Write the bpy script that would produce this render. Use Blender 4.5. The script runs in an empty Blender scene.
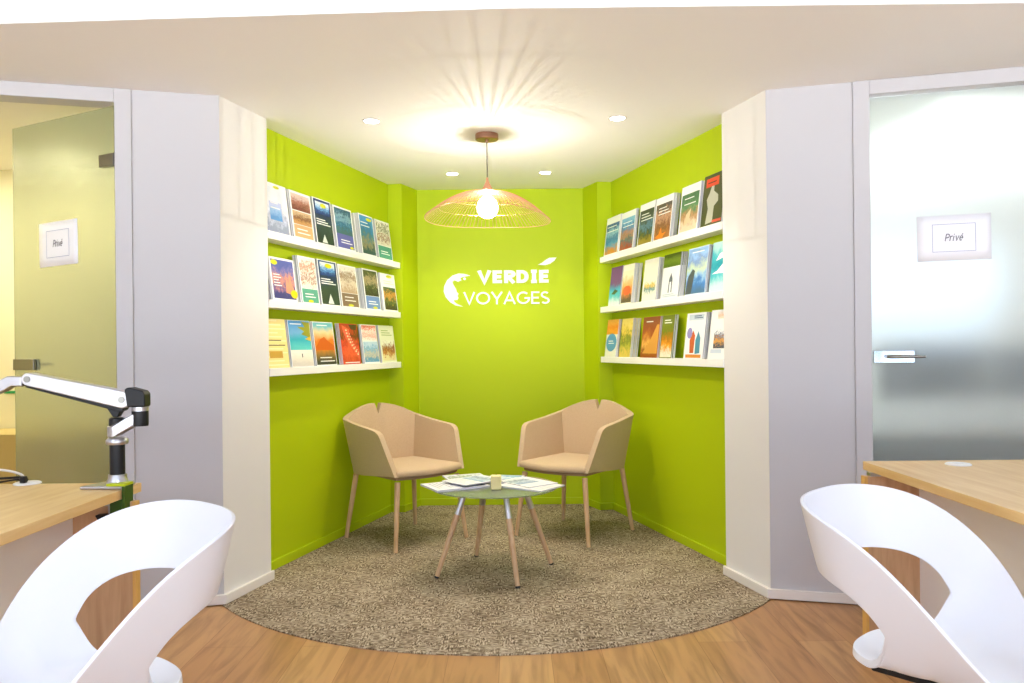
import bpy, bmesh, math, random
from mathutils import Vector, Matrix
PI = math.pi
S = bpy.context.scene
C = S.collection
F, H = 790.0, 1.2          # focal length in pixels, camera height

# ------------------------------------------------------------------ helpers
def rgb(r, g, b):
    def f(c):
        c /= 255.0
        return c/12.92 if c <= .04045 else ((c+.055)/1.055)**2.4
    return (f(r), f(g), f(b), 1)

MATS = {}
def mat(name, col, rough=.5, metal=0, spec=.5, emit=None, estr=0, trans=0, ior=1.45, bump=None, coat=0, sheen=0):
    if name in MATS: return MATS[name]
    m = bpy.data.materials.new(name); m.use_nodes = True
    b = m.node_tree.nodes['Principled BSDF']
    b.inputs['Base Color'].default_value = col
    b.inputs['Roughness'].default_value = rough
    b.inputs['Metallic'].default_value = metal
    b.inputs['Specular IOR Level'].default_value = spec
    b.inputs['IOR'].default_value = ior
    b.inputs['Transmission Weight'].default_value = trans
    b.inputs['Coat Weight'].default_value = coat
    b.inputs['Sheen Weight'].default_value = sheen
    if emit:
        b.inputs['Emission Color'].default_value = emit
        b.inputs['Emission Strength'].default_value = estr
    if bump:
        n = m.node_tree.nodes; l = m.node_tree.links
        tc = n.new('ShaderNodeTexCoord')
        t = n.new('ShaderNodeTexNoise'); t.inputs['Scale'].default_value = bump[0]; t.inputs['Detail'].default_value = 3
        l.new(tc.outputs['Object'], t.inputs['Vector'])
        bp = n.new('ShaderNodeBump'); bp.inputs['Strength'].default_value = bump[1]; bp.inputs['Distance'].default_value = .01
        l.new(t.outputs['Fac'], bp.inputs['Height']); l.new(bp.outputs['Normal'], b.inputs['Normal'])
    MATS[name] = m
    return m

def nodes_of(m):
    return m.node_tree.nodes, m.node_tree.links, m.node_tree.nodes['Principled BSDF']

def ramp(n, stops, interp='LINEAR'):
    r = n.new('ShaderNodeValToRGB'); r.color_ramp.interpolation = interp
    e = r.color_ramp.elements
    while len(e) < len(stops): e.new(.5)
    for k, (p, c) in enumerate(stops):
        e[k].position = p; e[k].color = c
    return r

class MB:
    """collects faces, then links them as one mesh object"""
    def __init__(s): s.v = []; s.f = []; s.mi = []; s.uv = []; s.cur = 0
    def vert(s, p): s.v.append(tuple(p)); return len(s.v)-1
    def face(s, ids, uv=None): s.f.append(list(ids)); s.mi.append(s.cur); s.uv.append(uv)
    def quad(s, pts, uv=((0,0),(1,0),(1,1),(0,1))):
        s.face([s.vert(p) for p in pts], uv if len(pts) == 4 else None)
    def prism(s, poly, d):
        """polygon of 3-D points swept by vector d"""
        n = len(poly); d = Vector(d)
        a = [s.vert(p) for p in poly]; b = [s.vert(Vector(p)+d) for p in poly]
        s.face(a[::-1]); s.face(b)
        for i in range(n):
            j = (i+1) % n; s.face([a[i], a[j], b[j], b[i]])
    def plan(s, poly, z0, z1): s.prism([(x, y, z0) for x, y in poly], (0, 0, z1-z0))
    def box(s, x0, x1, y0, y1, z0, z1): s.plan([(x0, y0), (x1, y0), (x1, y1), (x0, y1)], z0, z1)
    def grid(s, rows, closed=False, cap=False):
        n = len(rows[0]); ids = [[s.vert(p) for p in r] for r in rows]
        for a, b in zip(ids[:-1], ids[1:]):
            for i in range(n if closed else n-1):
                j = (i+1) % n; s.face([a[i], a[j], b[j], b[i]])
        if cap: s.face(ids[0][::-1]); s.face(ids[-1])
    def tube(s, pts, r, k=8, cap=True):
        pts = [Vector(p) for p in pts]; n = len(pts)
        rr = r if isinstance(r, (list, tuple)) else [r]*n
        rows = []; u = None
        for i in range(n):
            t = (pts[min(i+1, n-1)]-pts[max(i-1, 0)]).normalized()
            if u is None:
                u = t.orthogonal().normalized()
            else:
                u = (u-t*u.dot(t)).normalized()
            w = t.cross(u)
            rows.append([pts[i]+(u*math.cos(2*PI*q/k)+w*math.sin(2*PI*q/k))*rr[i] for q in range(k)])
        s.grid(rows, True, cap)
    def lathe(s, prof, o=(0, 0, 0), k=32, cap=True):
        s.grid([[(o[0]+r*math.cos(2*PI*q/k), o[1]+r*math.sin(2*PI*q/k), o[2]+z) for q in range(k)] for r, z in prof], True, cap)
    def build(s, name, m, parent=None, smooth=False, bevel=0, seg=2, loc=None, rot=None):
        me = bpy.data.meshes.new(name)
        me.from_pydata(s.v, [], s.f); me.validate()
        ms = m if isinstance(m, (list, tuple)) else [m]
        for x in ms: me.materials.append(x)
        if len(me.polygons) == len(s.f):
            for p, k in zip(me.polygons, s.mi): p.material_index = k
            if any(s.uv):
                ul = me.uv_layers.new(name='UVMap')
                for p, uv in zip(me.polygons, s.uv):
                    if uv:
                        for li, q in zip(p.loop_indices, uv): ul.data[li].uv = q
        bm = bmesh.new(); bm.from_mesh(me)
        bmesh.ops.recalc_face_normals(bm, faces=bm.faces)
        if smooth:
            bmesh.ops.remove_doubles(bm, verts=bm.verts, dist=1e-5)
            for f in bm.faces: f.smooth = True
            for e in bm.edges:
                if len(e.link_faces) == 2 and e.calc_face_angle(0) > math.radians(38): e.smooth = False
        bm.to_mesh(me); bm.free()
        o = bpy.data.objects.new(name, me); C.objects.link(o)
        if parent: o.parent = parent
        if loc: o.location = loc
        if rot: o.rotation_euler = rot
        if bevel:
            md = o.modifiers.new('edge', 'BEVEL'); md.width = bevel; md.segments = seg; md.limit_method = 'ANGLE'
            md.angle_limit = math.radians(35)
            for p in me.polygons: p.use_smooth = True
            md.harden_normals = True
        return o

def tag(o, label, cat, group=None):
    o['label'] = label; o['category'] = cat
    if group: o['group'] = group
    return o
def struct(o, label=None):
    o['kind'] = 'structure'
    if label: o['label'] = label
    return o
def empty(name, loc=(0, 0, 0), rz=0, label=None, cat=None, group=None):
    o = bpy.data.objects.new(name, None); C.objects.link(o)
    o.location = loc; o.rotation_euler = (0, 0, rz); o.empty_display_size = .05
    if label: tag(o, label, cat, group)
    return o
def copy_tree(o, parent=None):
    c = o.copy(); C.objects.link(c)
    if parent: c.parent = parent
    for ch in list(o.children): copy_tree(ch, c)
    return c
def hor(px): return 347-.018*(px-512)
def at(px, py, Y): return Vector(((px-512)/F*Y, Y, H+(hor(px)-py)*Y/F))      # photo measurement at a known depth

# ------------------------------------------------------------------ materials
WHITE = mat('white paint', rgb(232, 229, 226), .6, bump=(220, .02))
CEIL = mat('ceiling paint', rgb(243, 241, 238), .7, bump=(150, .03))
GREYP = mat('pale grey paint', rgb(198, 197, 199), .55)
FASCIA = mat('white with daylight blue', rgb(198, 210, 232), .6)  # blue of the daylight on the raised ceiling and step, put into the colour
GREEN = mat('lime green paint', rgb(178, 198, 3), .55, spec=.35)
TRIMW = mat('white satin trim', rgb(236, 230, 224), .4)
SHELF = mat('white lacquered shelf', rgb(245, 243, 240), .35)
PLASTIC = mat('white moulded plastic', rgb(230, 231, 236), .35)
BLACK = mat('black plastic', rgb(20, 21, 24), .4)
CHROME = mat('brushed aluminium', rgb(196, 194, 196), .28, metal=1)
STEEL = mat('satin steel', rgb(150, 148, 140), .3, metal=1)
COPPER = mat('copper wire', rgb(228, 168, 138), .35, metal=.8)
BRASS = mat('copper canopy', rgb(170, 130, 110), .35, metal=1)
PAGES = mat('paper pages', rgb(204, 204, 214), .7)
PAPER = mat('white paper', rgb(246, 247, 252), .6)
BEIGE_ROOM = mat('warm cream paint', rgb(232, 226, 196), .7)
CABLEW = mat('white cable', rgb(230, 228, 222), .4)
GLOW = mat('lamp diffuser', (1, 1, 1, 1), .5, emit=(1, .96, .9, 1), estr=18)
GLOWC = mat('office lamp diffuser', (1, 1, 1, 1), .5, emit=(.95, 1, 1, 1), estr=420)
GLOWW = mat('warm lamp diffuser', (1, 1, 1, 1), .5, emit=(1, .93, .7, 1), estr=420)
LIME = mat('lime clamp cover', rgb(190, 205, 10), .4)
DKGREEN = mat('dark green clamp', rgb(52, 84, 18), .35)

def wood(name, c0, c1, scale, axis, rough=.4):
    m = mat(name, c0, rough); n, l, b = nodes_of(m)
    tc = n.new('ShaderNodeTexCoord'); mp = n.new('ShaderNodeMapping')
    sc = [scale*10]*3; sc[axis] = scale; mp.inputs['Scale'].default_value = sc
    l.new(tc.outputs['Object'], mp.inputs['Vector'])
    t = n.new('ShaderNodeTexNoise'); t.inputs['Scale'].default_value = 1.5; t.inputs['Detail'].default_value = 6; t.inputs['Distortion'].default_value = .6
    l.new(mp.outputs['Vector'], t.inputs['Vector'])
    r = ramp(n, [(.3, c0), (.7, c1)]); l.new(t.outputs['Fac'], r.inputs['Fac']); l.new(r.outputs['Color'], b.inputs['Base Color'])
    return m
MAPLE = wood('maple desk top', rgb(222, 180, 116), rgb(238, 204, 148), 2.0, 1, .38)
PANEL = wood('wood desk panel', rgb(190, 148, 108), rgb(214, 174, 134), 2.4, 2, .45)
EDGE = wood('maple desk edge', rgb(214, 164, 84), rgb(230, 184, 106), 2.4, 2, .4)
LEGW = wood('pale oak leg', rgb(196, 156, 116), rgb(214, 178, 140), 3, 2, .5)

def floor_material():
    m = mat('oak plank floor', rgb(190, 140, 90), .38); n, l, b = nodes_of(m)
    tc = n.new('ShaderNodeTexCoord')
    mp = n.new('ShaderNodeMapping'); mp.inputs['Rotation'].default_value = (0, 0, PI/2); mp.inputs['Location'].default_value = (.3, .06, 0)
    l.new(tc.outputs['Object'], mp.inputs['Vector'])
    br = n.new('ShaderNodeTexBrick'); br.offset = .37; br.inputs['Scale'].default_value = 1
    br.inputs['Brick Width'].default_value = 1.22; br.inputs['Row Height'].default_value = .2
    br.inputs['Mortar Size'].default_value = .0012; br.inputs['Mortar Smooth'].default_value = .2
    br.inputs['Color1'].default_value = rgb(196, 152, 104); br.inputs['Color2'].default_value = rgb(180, 133, 87); br.inputs['Mortar'].default_value = rgb(150, 104, 62)
    l.new(mp.outputs['Vector'], br.inputs['Vector'])
    m2 = n.new('ShaderNodeMapping'); m2.inputs['Scale'].default_value = (14, 1.5, 1); l.new(tc.outputs['Object'], m2.inputs['Vector'])
    t = n.new('ShaderNodeTexNoise'); t.inputs['Scale'].default_value = 1.4; t.inputs['Detail'].default_value = 7; t.inputs['Distortion'].default_value = 1.2
    l.new(m2.outputs['Vector'], t.inputs['Vector'])
    r = ramp(n, [(.28, (.55, .5, .45, 1)), (.55, (1, 1, 1, 1)), (.75, (1.12, 1.1, 1.05, 1))]); l.new(t.outputs['Fac'], r.inputs['Fac'])
    mx = n.new('ShaderNodeMix'); mx.data_type = 'RGBA'; mx.blend_type = 'MULTIPLY'; mx.inputs['Factor'].default_value = .75
    l.new(br.outputs['Color'], mx.inputs['A']); l.new(r.outputs['Color'], mx.inputs['B']); l.new(mx.outputs['Result'], b.inputs['Base Color'])
    return m
def carpet_material():
    m = mat('woven brown carpet', rgb(140, 120, 96), .95, spec=.1); n, l, b = nodes_of(m)
    tc = n.new('ShaderNodeTexCoord')
    def streak(sx, sy):
        mp = n.new('ShaderNodeMapping'); mp.inputs['Scale'].default_value = (sx, sy, 1); l.new(tc.outputs['Object'], mp.inputs['Vector'])
        t = n.new('ShaderNodeTexNoise'); t.inputs['Scale'].default_value = 1; t.inputs['Detail'].default_value = 2.5; t.inputs['Roughness'].default_value = .65
        l.new(mp.outputs['Vector'], t.inputs['Vector']); return t
    a = streak(34, 150); c = streak(130, 40)
    br = n.new('ShaderNodeTexNoise'); br.inputs['Scale'].default_value = 17; br.inputs['Detail'].default_value = 1; l.new(tc.outputs['Object'], br.inputs['Vector'])
    st = ramp(n, [(.46, (0, 0, 0, 1)), (.54, (1, 1, 1, 1))]); l.new(br.outputs['Fac'], st.inputs['Fac'])
    mx = n.new('ShaderNodeMix'); l.new(st.outputs['Color'], mx.inputs['Factor']); l.new(a.outputs['Fac'], mx.inputs['A']); l.new(c.outputs['Fac'], mx.inputs['B'])
    big = n.new('ShaderNodeTexNoise'); big.inputs['Scale'].default_value = 5; big.inputs['Detail'].default_value = 2; l.new(tc.outputs['Object'], big.inputs['Vector'])
    ad = n.new('ShaderNodeMath'); ad.operation = 'MULTIPLY_ADD'; l.new(big.outputs['Fac'], ad.inputs[0]); ad.inputs[1].default_value = .14
    l.new(mx.outputs['Result'], ad.inputs[2])
    r = ramp(n, [(.42, rgb(76, 64, 50)), (.55, rgb(134, 117, 95)), (.68, rgb(198, 184, 160))]); l.new(ad.outputs[0], r.inputs['Fac']); l.new(r.outputs['Color'], b.inputs['Base Color'])
    bp = n.new('ShaderNodeBump'); bp.inputs['Strength'].default_value = .5; bp.inputs['Distance'].default_value = .004
    l.new(mx.outputs['Result'], bp.inputs['Height']); l.new(bp.outputs['Normal'], b.inputs['Normal'])
    return m
def fabric_material():
    m = mat('beige wool upholstery', rgb(206, 174, 138), .85, spec=.2, sheen=.15); n, l, b = nodes_of(m)
    tc = n.new('ShaderNodeTexCoord'); t = n.new('ShaderNodeTexNoise'); t.inputs['Scale'].default_value = 420; t.inputs['Detail'].default_value = 2
    l.new(tc.outputs['Object'], t.inputs['Vector'])
    r = ramp(n, [(.3, rgb(184, 158, 124)), (.7, rgb(204, 179, 145))]); l.new(t.outputs['Fac'], r.inputs['Fac']); l.new(r.outputs['Color'], b.inputs['Base Color'])
    bp = n.new('ShaderNodeBump'); bp.inputs['Strength'].default_value = .15; bp.inputs['Distance'].default_value = .002
    l.new(t.outputs['Fac'], bp.inputs['Height']); l.new(bp.outputs['Normal'], b.inputs['Normal'])
    return m
def textured_glass(name, tint, rough, milk, bump):
    """frosted, lightly pebbled privacy glass"""
    m = mat(name, tint, rough, trans=1, ior=1.3, spec=.5, bump=bump)
    n, l, b = nodes_of(m)
    d = n.new('ShaderNodeBsdfDiffuse'); d.inputs['Color'].default_value = (min(1, tint[0]*1.0), min(1, tint[1]*1.0), min(1, tint[2]*1.0), 1)
    mx = n.new('ShaderNodeMixShader'); mx.inputs[0].default_value = milk
    l.new(b.outputs[0], mx.inputs[1]); l.new(d.outputs[0], mx.inputs[2])
    l.new(mx.outputs[0], n['Material Output'].inputs['Surface'])
    return m
FLOORM = floor_material(); CARPET = carpet_material(); FABRIC = fabric_material()
GLASS_L = textured_glass('privacy glass warm', (.66, .71, .56, 1), .20, .14, (140, .16))
GLASS_R = textured_glass('privacy glass clear', (.88, .95, .94, 1), .36, .13, (160, .06))
TABLEG = textured_glass('satin table glass', (.84, .94, .84, 1), .08, .10, (30, .0))

# ------------------------------------------------------------------ room plan
AX = -.085                                         # the alcove's axis
ZC = 2.4                                           # soffit height
def mir(poly): return [(2*AX-x, y) for x, y in poly]
SL = .277                                          # splay of the alcove's walls
def ax(sgn): return AX+(.008 if sgn > 0 else 0)
def half(Y): return .813+(5.78-Y)*SL
u15 = Vector((math.sin(math.atan(SL)), math.cos(math.atan(SL))))   # along right... see side()
m = MB(); m.box(-5, 5, -4, 6.6, -.1, 0); struct(m.build('floor', FLOORM), 'warm oak plank floor')
# inlaid carpet with a rounded front
m = MB()
Rc, yc = 1.615, 3.07+1.615
a0 = math.asin(1.285/Rc)
arc = [(AX+Rc*math.sin(t), yc-Rc*math.cos(t)) for t in [a0*(-1+2*i/40) for i in range(41)]]
poly = arc+[(AX+1.18, 4.1), (AX+half(4.1)+.006, 4.115), (AX+.820, 5.78), (AX+.717, 5.764), (AX+.632, 5.999), (AX-.624, 5.999), (AX-.71, 5.765), (AX-.813, 5.78), (AX-half(4.1), 4.115), (AX-1.18, 4.1)]
m.plan(poly, .0005, .005)
tag(m.build('carpet', CARPET), 'brown woven carpet inlay with rounded front edge filling the green alcove', 'carpet')

# ceilings
EDGE_L = [(-5, 3.03), (0, 2.80), (5, 2.80)]
m = MB(); m.plan(EDGE_L+[(5, 6.6), (-5, 6.6)], ZC, ZC+.1); struct(m.build('ceiling', CEIL), 'cream white low ceiling over the alcove')
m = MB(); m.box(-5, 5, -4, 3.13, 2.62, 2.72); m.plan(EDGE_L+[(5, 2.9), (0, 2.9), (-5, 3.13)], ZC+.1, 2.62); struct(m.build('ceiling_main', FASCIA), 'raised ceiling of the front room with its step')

# alcove walls (solid, 8 cm or more)
m = MB(); m.plan([(AX-.625, 6.0), (AX+.633, 6.0), (AX+.633, 6.2), (AX-.625, 6.2)], 0, ZC)
struct(m.build('wall_back', GREEN), 'lime green back wall of the alcove')
for sgn, nm in ((-1, 'left'), (1, 'right')):
    def P(pl): return [(ax(sgn)+sgn*x, y) for x, y in pl]
    m = MB(); m.plan(P([(.625, 6.0), (.71, 5.765), (.813, 5.78), (.95, 5.78), (.95, 6.2), (.625, 6.2)]), 0, ZC)
    struct(m.build('wall_back_'+nm, GREEN), 'lime green corner pilaster at the %s of the back wall' % nm)
    m = MB(); m.plan(P([(.813, 5.78), (half(4.112), 4.112), (half(4.112)+.11, 4.142), (.923, 5.81)]), 0, ZC)
    struct(m.build('wall_'+nm, GREEN), 'lime green %s wall of the alcove' % nm)
    # white pier at the mouth of the alcove and the grey wall with the doorway beside it
    c15, s15 = math.cos(math.radians(15)), math.sin(math.radians(15))
    f0 = Vector((1.285, 3.727))
    def W(t, d=0): return (f0.x+t*c15+d*s15, f0.y-t*s15+d*c15)      # t along the front wall, d behind its face
    m = MB(); m.plan(P([(1.285, 3.727), (1.18, 4.11), (1.42, 4.175), W(.18, .02), W(.0, .003)]), 0, ZC)
    struct(m.build('wall_%s_pier' % nm, WHITE), 'white pier at the %s mouth of the alcove' % nm)
    m = MB(); m.plan(P([W(.0005, 0), W(.379), W(.379, .1), W(.19, .1)]), 0, ZC)
    m.plan(P([W(1.33), W(3.2), W(3.2, .1), W(1.33, .1)]), 0, ZC)
    struct(m.build('wall_front_'+nm, GREYP), 'pale grey wall beside the %s glass door' % nm)
    m = MB()
    m.plan(P([W(.3795, -.012), W(.4505, -.012), W(.4505, .1), W(.3795, .1)]), 0, ZC-.001)
    m.plan(P([W(.4505, -.012), W(1.2695, -.012), W(1.2695, .1), W(.4505, .1)]), 2.335, ZC-.001)
    m.plan(P([W(1.2695, -.012), W(1.33, -.012), W(1.33, .1), W(1.2695, .1)]), 0, ZC-.001)
    struct(m.build('trim_%d' % (1 if sgn < 0 else 2), TRIMW if 0 else GREYP, bevel=.003), 'pale grey frame of the %s glass door' % nm)
    # skirtings
    m = MB()
    sk = lambda a, b, d: [a, b, (b[0]+d[0], b[1]+d[1]), (a[0]+d[0], a[1]+d[1])]
    n2 = (-u15.y*.014, -u15.x*.014)
    m.plan(P(sk((.812, 5.782), (half(4.105), 4.105), n2)), .0052, .056)
    m.plan(P([(.625, 6.0), (.71, 5.765), (.812, 5.782), (.80, 5.762), (.705, 5.748), (.612, 5.99)]), .0052, .056)
    struct(m.build('baseboard_alcove_'+nm, GREEN, bevel=.003), 'lime green skirting along the %s alcove wall' % nm)
    m = MB()
    o1 = 1.285-.015
    m.plan(P([(1.18, 4.11), (1.2845, 3.727), W(.3785), W(.3785, -.014), (1.2835-.016, 3.727-.016), (1.18-.0155, 4.106), (1.18-.0155, 4.121), (1.18, 4.121)]), .0052, .05)
    struct(m.build('baseboard_'+nm, TRIMW, bevel=.003), 'white skirting around the %s pier' % nm)
m = MB(); m.box(AX-.614, AX+.622, 5.985, 6.0, .0052, .056); struct(m.build('baseboard_back', GREEN, bevel=.003), 'lime green skirting along the back wall')

# side rooms behind the glass doors and the front room around the camera
m = MB(); m.box(-5, -1.45, 5.2, 5.3, 0, ZC); m.box(-4.1, -4.0, 3.1, 5.2, 0, ZC)
struct(m.build('wall_left_office', BEIGE_ROOM), 'warm cream walls of the room behind the left door')
m = MB(); m.box(1.3, 2.0, 6.3, 6.4, 0, ZC); m.box(3.9, 5, 6.3, 6.4, 0, ZC); m.box(2.0, 3.9, 6.3, 6.4, 0, 1.25); m.box(2.0, 3.9, 6.3, 6.4, 2.0, ZC); m.box(4.6, 4.7, 2.9, 6.3, 0, ZC); m.box(.96, 1.3, 5.85, 6.4, 0, ZC)
struct(m.build('wall_right_office', WHITE), 'white walls of the office behind the right door')
m = MB()
for x0, x1 in ((2.0, 2.05), (2.92, 2.98), (3.85, 3.9)): m.box(x0, x1, 6.32, 6.38, 1.25, 2.0)
m.box(2.05, 3.85, 6.32, 6.38, 1.25, 1.30); m.box(2.05, 3.85, 6.32, 6.38, 1.95, 2.0)
struct(m.build('window_1', TRIMW), 'white framed window of the right office')
m = MB(); m.box(-5.0, -4.9, -4, 3.0, 0, 2.62); struct(m.build('wall_side_left', WHITE))
m = MB(); m.box(4.9, 5.0, -4, 2.8, 0, 2.62); struct(m.build('wall_side_right', WHITE))
m = MB(); m.box(-5, 5, -4.1, -4, 0, .12); m.box(-5, 5, -4.1, -4, 2.5, 2.72)
struct(m.build('wall_front', WHITE), 'low sill and lintel of the shop front')
m = MB()
for k in range(6):
    x = -4.95+k*1.98; m.box(x-.03, x+.03, -4.08, -4.02, .12, 2.5)
struct(m.build('window_2', STEEL), 'metal mullions of the shop front')

# ------------------------------------------------------------------ glass doors
def door(name, label, width, glass, loc, ang, latch_at_far, mirror):
    """pane from hinge (local origin) along +x"""
    d = empty(name, loc, ang); struct(d, label)
    m = MB(); m.box(0.004, width, -.004, .004, .012, 2.328)
    m.build('glass_pane', glass, d)
    hx = .05 if latch_at_far else width-.05
    for z in (.22, 2.08):
        m = MB(); m.box(hx-.052, hx+.05, -.016, -.0045, z-.028, z+.028); m.box(hx-.052, hx+.05, .0045, .016, z-.028, z+.028)
        m.build('hinge_plate', STEEL, d, bevel=.002)
    lx = width-.095 if latch_at_far else .095
    dr = -1 if latch_at_far else 1
    mt = mirror
    m = MB(); m.box(lx-.085, lx+.085, -.020, -.0045, 1.11, 1.165); m.box(lx-.085, lx+.085, .0045, .02, 1.11, 1.165)
    la = m.build('latch_case', mt, d, bevel=.002)
    m = MB(); x0 = lx-dr*.03
    m.tube([(x0, -.02, 1.138), (x0, -.052, 1.138), (x0+dr*.012, -.06, 1.138), (x0+dr*.15, -.06, 1.138)], [.008, .008, .009, .006], 10)
    m.build('lever_handle', STEEL, d, smooth=True)
    return d
def Wl(t, d=0): return (AX-(f0.x+t*c15+d*s15), f0.y-t*s15+d*c15)
def Wr(t, d=0): return (ax(1)+(f0.x+t*c15+d*s15), f0.y-t*s15+d*c15)
hl = Wl(.452, .02)
MIRROR = mat('polished latch metal', rgb(200, 214, 228), .06, metal=1)
far = Vector((-2.49, 3.985))
ang_l = math.atan2(far.y-hl[1], far.x-hl[0])
dl = door('door_1', 'open frosted glass door of the left room with steel latch', .79, GLASS_L, (hl[0], hl[1], 0), ang_l, True, STEEL)
hr = Wr(.4525, .03)
dr_ = door('door_2', 'closed frosted glass door on the right with mirror latch', .81, GLASS_R, (hr[0], hr[1], 0), -math.radians(15), False, MIRROR)

# ------------------------------------------------------------------ lettering made of flat strokes
STROKE = [0]
def ribbon(mb, pts, w, put, d, closed=False):
    """stroke of width w along 2-D pts, laid out with put(x,y)->3D and given depth vector d"""
    P = [Vector(p) for p in pts]; n = len(P); L = []; R = []
    STROKE[0] += 1; d = Vector(d)*(1+.13*(STROKE[0] % 4))
    for i in range(n):
        if closed: a, b = P[i-1], P[(i+1) % n]
        else: a, b = P[max(i-1, 0)], P[min(i+1, n-1)]
        t1 = (P[i]-a); t2 = (b-P[i])
        t1 = t1.normalized() if t1.length > 1e-9 else t2.normalized()
        t2 = t2.normalized() if t2.length > 1e-9 else t1
        t = (t1+t2).normalized(); nn = Vector((-t.y, t.x))
        k = min(1/max(nn.dot(Vector((-t1.y, t1.x))), .35), 1.9)
        L.append(P[i]+nn*w/2*k); R.append(P[i]-nn*w/2*k)
    for i in range(n if closed else n-1):
        j = (i+1) % n
        mb.prism([put(*L[i]), put(*R[i]), put(*R[j]), put(*L[j])], d)
def arcp(cx, cy, rx, ry, a, b, n=14): return [(cx+rx*math.cos(math.radians(a+(b-a)*i/n)), cy+ry*math.sin(math.radians(a+(b-a)*i/n))) for i in range(n+1)]
def glyph(ch, w):
    """strokes inside a 1-high box, and the advance"""
    h = w/2
    g = {
     'V': ([[(h*.6, 1), (.40, h*.6), (.80-h*.6, 1)]], .80),
     'E': ([[(.58, 1-h), (h, 1-h), (h, h), (.58, h)], [(h, .5), (.53, .5)]], .60),
     'R': ([[(h, 0), (h, 1)], [(h, 1-h)]+arcp(.36, .70, .27-h*.3, .30-h, 90, -90, 10)+[(h, .40+h*0)], [(.30, .42), (.60, 0)]], .66),
     'D': ([[(h, 0), (h, 1)], [(h, 1-h)]+arcp(.34, .5, .40-h, .5-h, 90, -90, 14)+[(h, h)]], .76),
     'I': ([[(.21, 0), (.21, 1)], [(.03, 1-h*.8), (.39, 1-h*.8)], [(.03, h*.8), (.39, h*.8)]], .42),
     'O': ([arcp(.50, .5, .5-h, .5-h, 0, 345, 23)], 1.0),
     'Y': ([[(h*.6, 1), (.40, .42)], [(.80-h*.6, 1), (.40, .42), (.40, 0)]], .80),
     'A': ([[(h*.6, 0), (.42, 1-h*.6), (.84-h*.6, 0)], [(.20, .30), (.64, .30)]], .84),
     'G': ([arcp(.48, .5, .48-h, .5-h, 48, 355, 20)+[(.96-h, .48), (.56, .48)]], .96),
     'S': ([arcp(.30, .735, .26-h*.4, .265-h, 35, 255, 12)+arcp(.31, .265, .28-h*.4, .265-h, 75, -145, 12)], .60),
     'P': ([[(h, 0), (h, 1)], [(h, 1-h)]+arcp(.34, .70, .25-h*.3, .30-h, 90, -90, 10)+[(h, .42)]], .62),
     'r': ([[(h, 0), (h, .68)], [(h, .42)]+arcp(.30, .40, .30-h, .26, 170, 70, 6)], .42),
     'i': ([[(h, 0), (h, .68)], [(h, .84), (h, .95)]], .24),
     'v': ([[(h*.6, .68), (.27, h*.6), (.54-h*.6, .68)]], .54),
     'e': ([[(.06, .36), (.50, .36)]+arcp(.28, .34, .25-h*.5, .33-h*.5, 10, 310, 16)], .56),
     'é': ([[(.06, .36), (.50, .36)]+arcp(.28, .34, .25-h*.5, .33-h*.5, 10, 310, 16), [(.26, .78), (.42, .98)]], .56),
    }
    return g[ch]
def write(mb, text, w, x0, y0, x1, y1, put, d, gap=.10, slant=0):
    """fit text into the rectangle; put maps (x,y)"""
    tot = sum(glyph(c, w)[1] for c in text)+gap*(len(text)-1)
    sx = (x1-x0)/tot; sy = (y1-y0); x = 0
    for c in text:
        strokes, adv = glyph(c, w)
        for st in strokes:
            closed = c == 'O'
            ribbon(mb, [(p[0]+x, p[1]) for p in st], w, lambda a, b: put(x0+(a+slant*b)*sx, y0+b*sy), d, closed)
        x += adv+gap

# wall sign on the green back wall (measured from the photo at the wall's depth)
YW = 5.999
def wallpt(px, py): p = at(px, py, YW); return (p.x, YW, p.z)
def zp(zx, zy): return (430+zx/7.314, 250+zy/7.314)
sign = empty('wall_sign', at(497, 282, YW-.002), 0, 'white cut-out shop sign with a head emblem on the green back wall', 'sign')
def signpart(mb, nm): 
    for i, v in enumerate(mb.v): mb.v[i] = tuple(Vector(v)-sign.location)
    return mb.build(nm, mat('white sign vinyl', rgb(250, 250, 244), .5), sign)
DS = (0, -.004, 0)
def wrect(text, w, a, b, nm, gap):
    m = MB(); (ax, ay), (bx, by) = zp(*a), zp(*b)
    p0, p1 = wallpt(ax, by), wallpt(bx, ay)
    tl = -(0.018)
    write(m, text, w, p0[0], 0, p1[0], p1[2]-p0[2], lambda x, y: (x, YW, p0[2]+y+.018*(x-p0[0])*0), DS, gap); signpart(m, nm)
wrect('VERDIE', .25, (355, 143), (875, 246), 'bold_lettering', .10)
wrect('VOYAGES', .13, (250, 300), (876, 402), 'thin_lettering', .08)
m = MB(); m.prism([wallpt(*zp(*q)) for q in ((795, 107), (825, 92), (850, 72), (878, 55), (932, 52), (915, 76), (885, 98), (850, 109))], DS); signpart(m, 'leaf_accent')
m = MB()
em = [(300,190),(260,178),(215,175),(170,190),(130,225),(108,270),(105,310),(120,350),(150,385),(190,408),(245,417),(205,400),(182,382),(178,370),(205,368),(212,350),(205,340),(213,322),(200,310),(195,290),(175,255),(170,235),(185,225),(210,235),(235,225),(228,208),(245,200),(270,195)]
m.prism([wallpt(*zp(*q)) for q in em], DS)
m.prism([wallpt(*zp(258+11*math.cos(t*PI/4), 213+9*math.sin(t*PI/4))) for t in range(8)], DS)
signpart(m, 'head_emblem')

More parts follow.
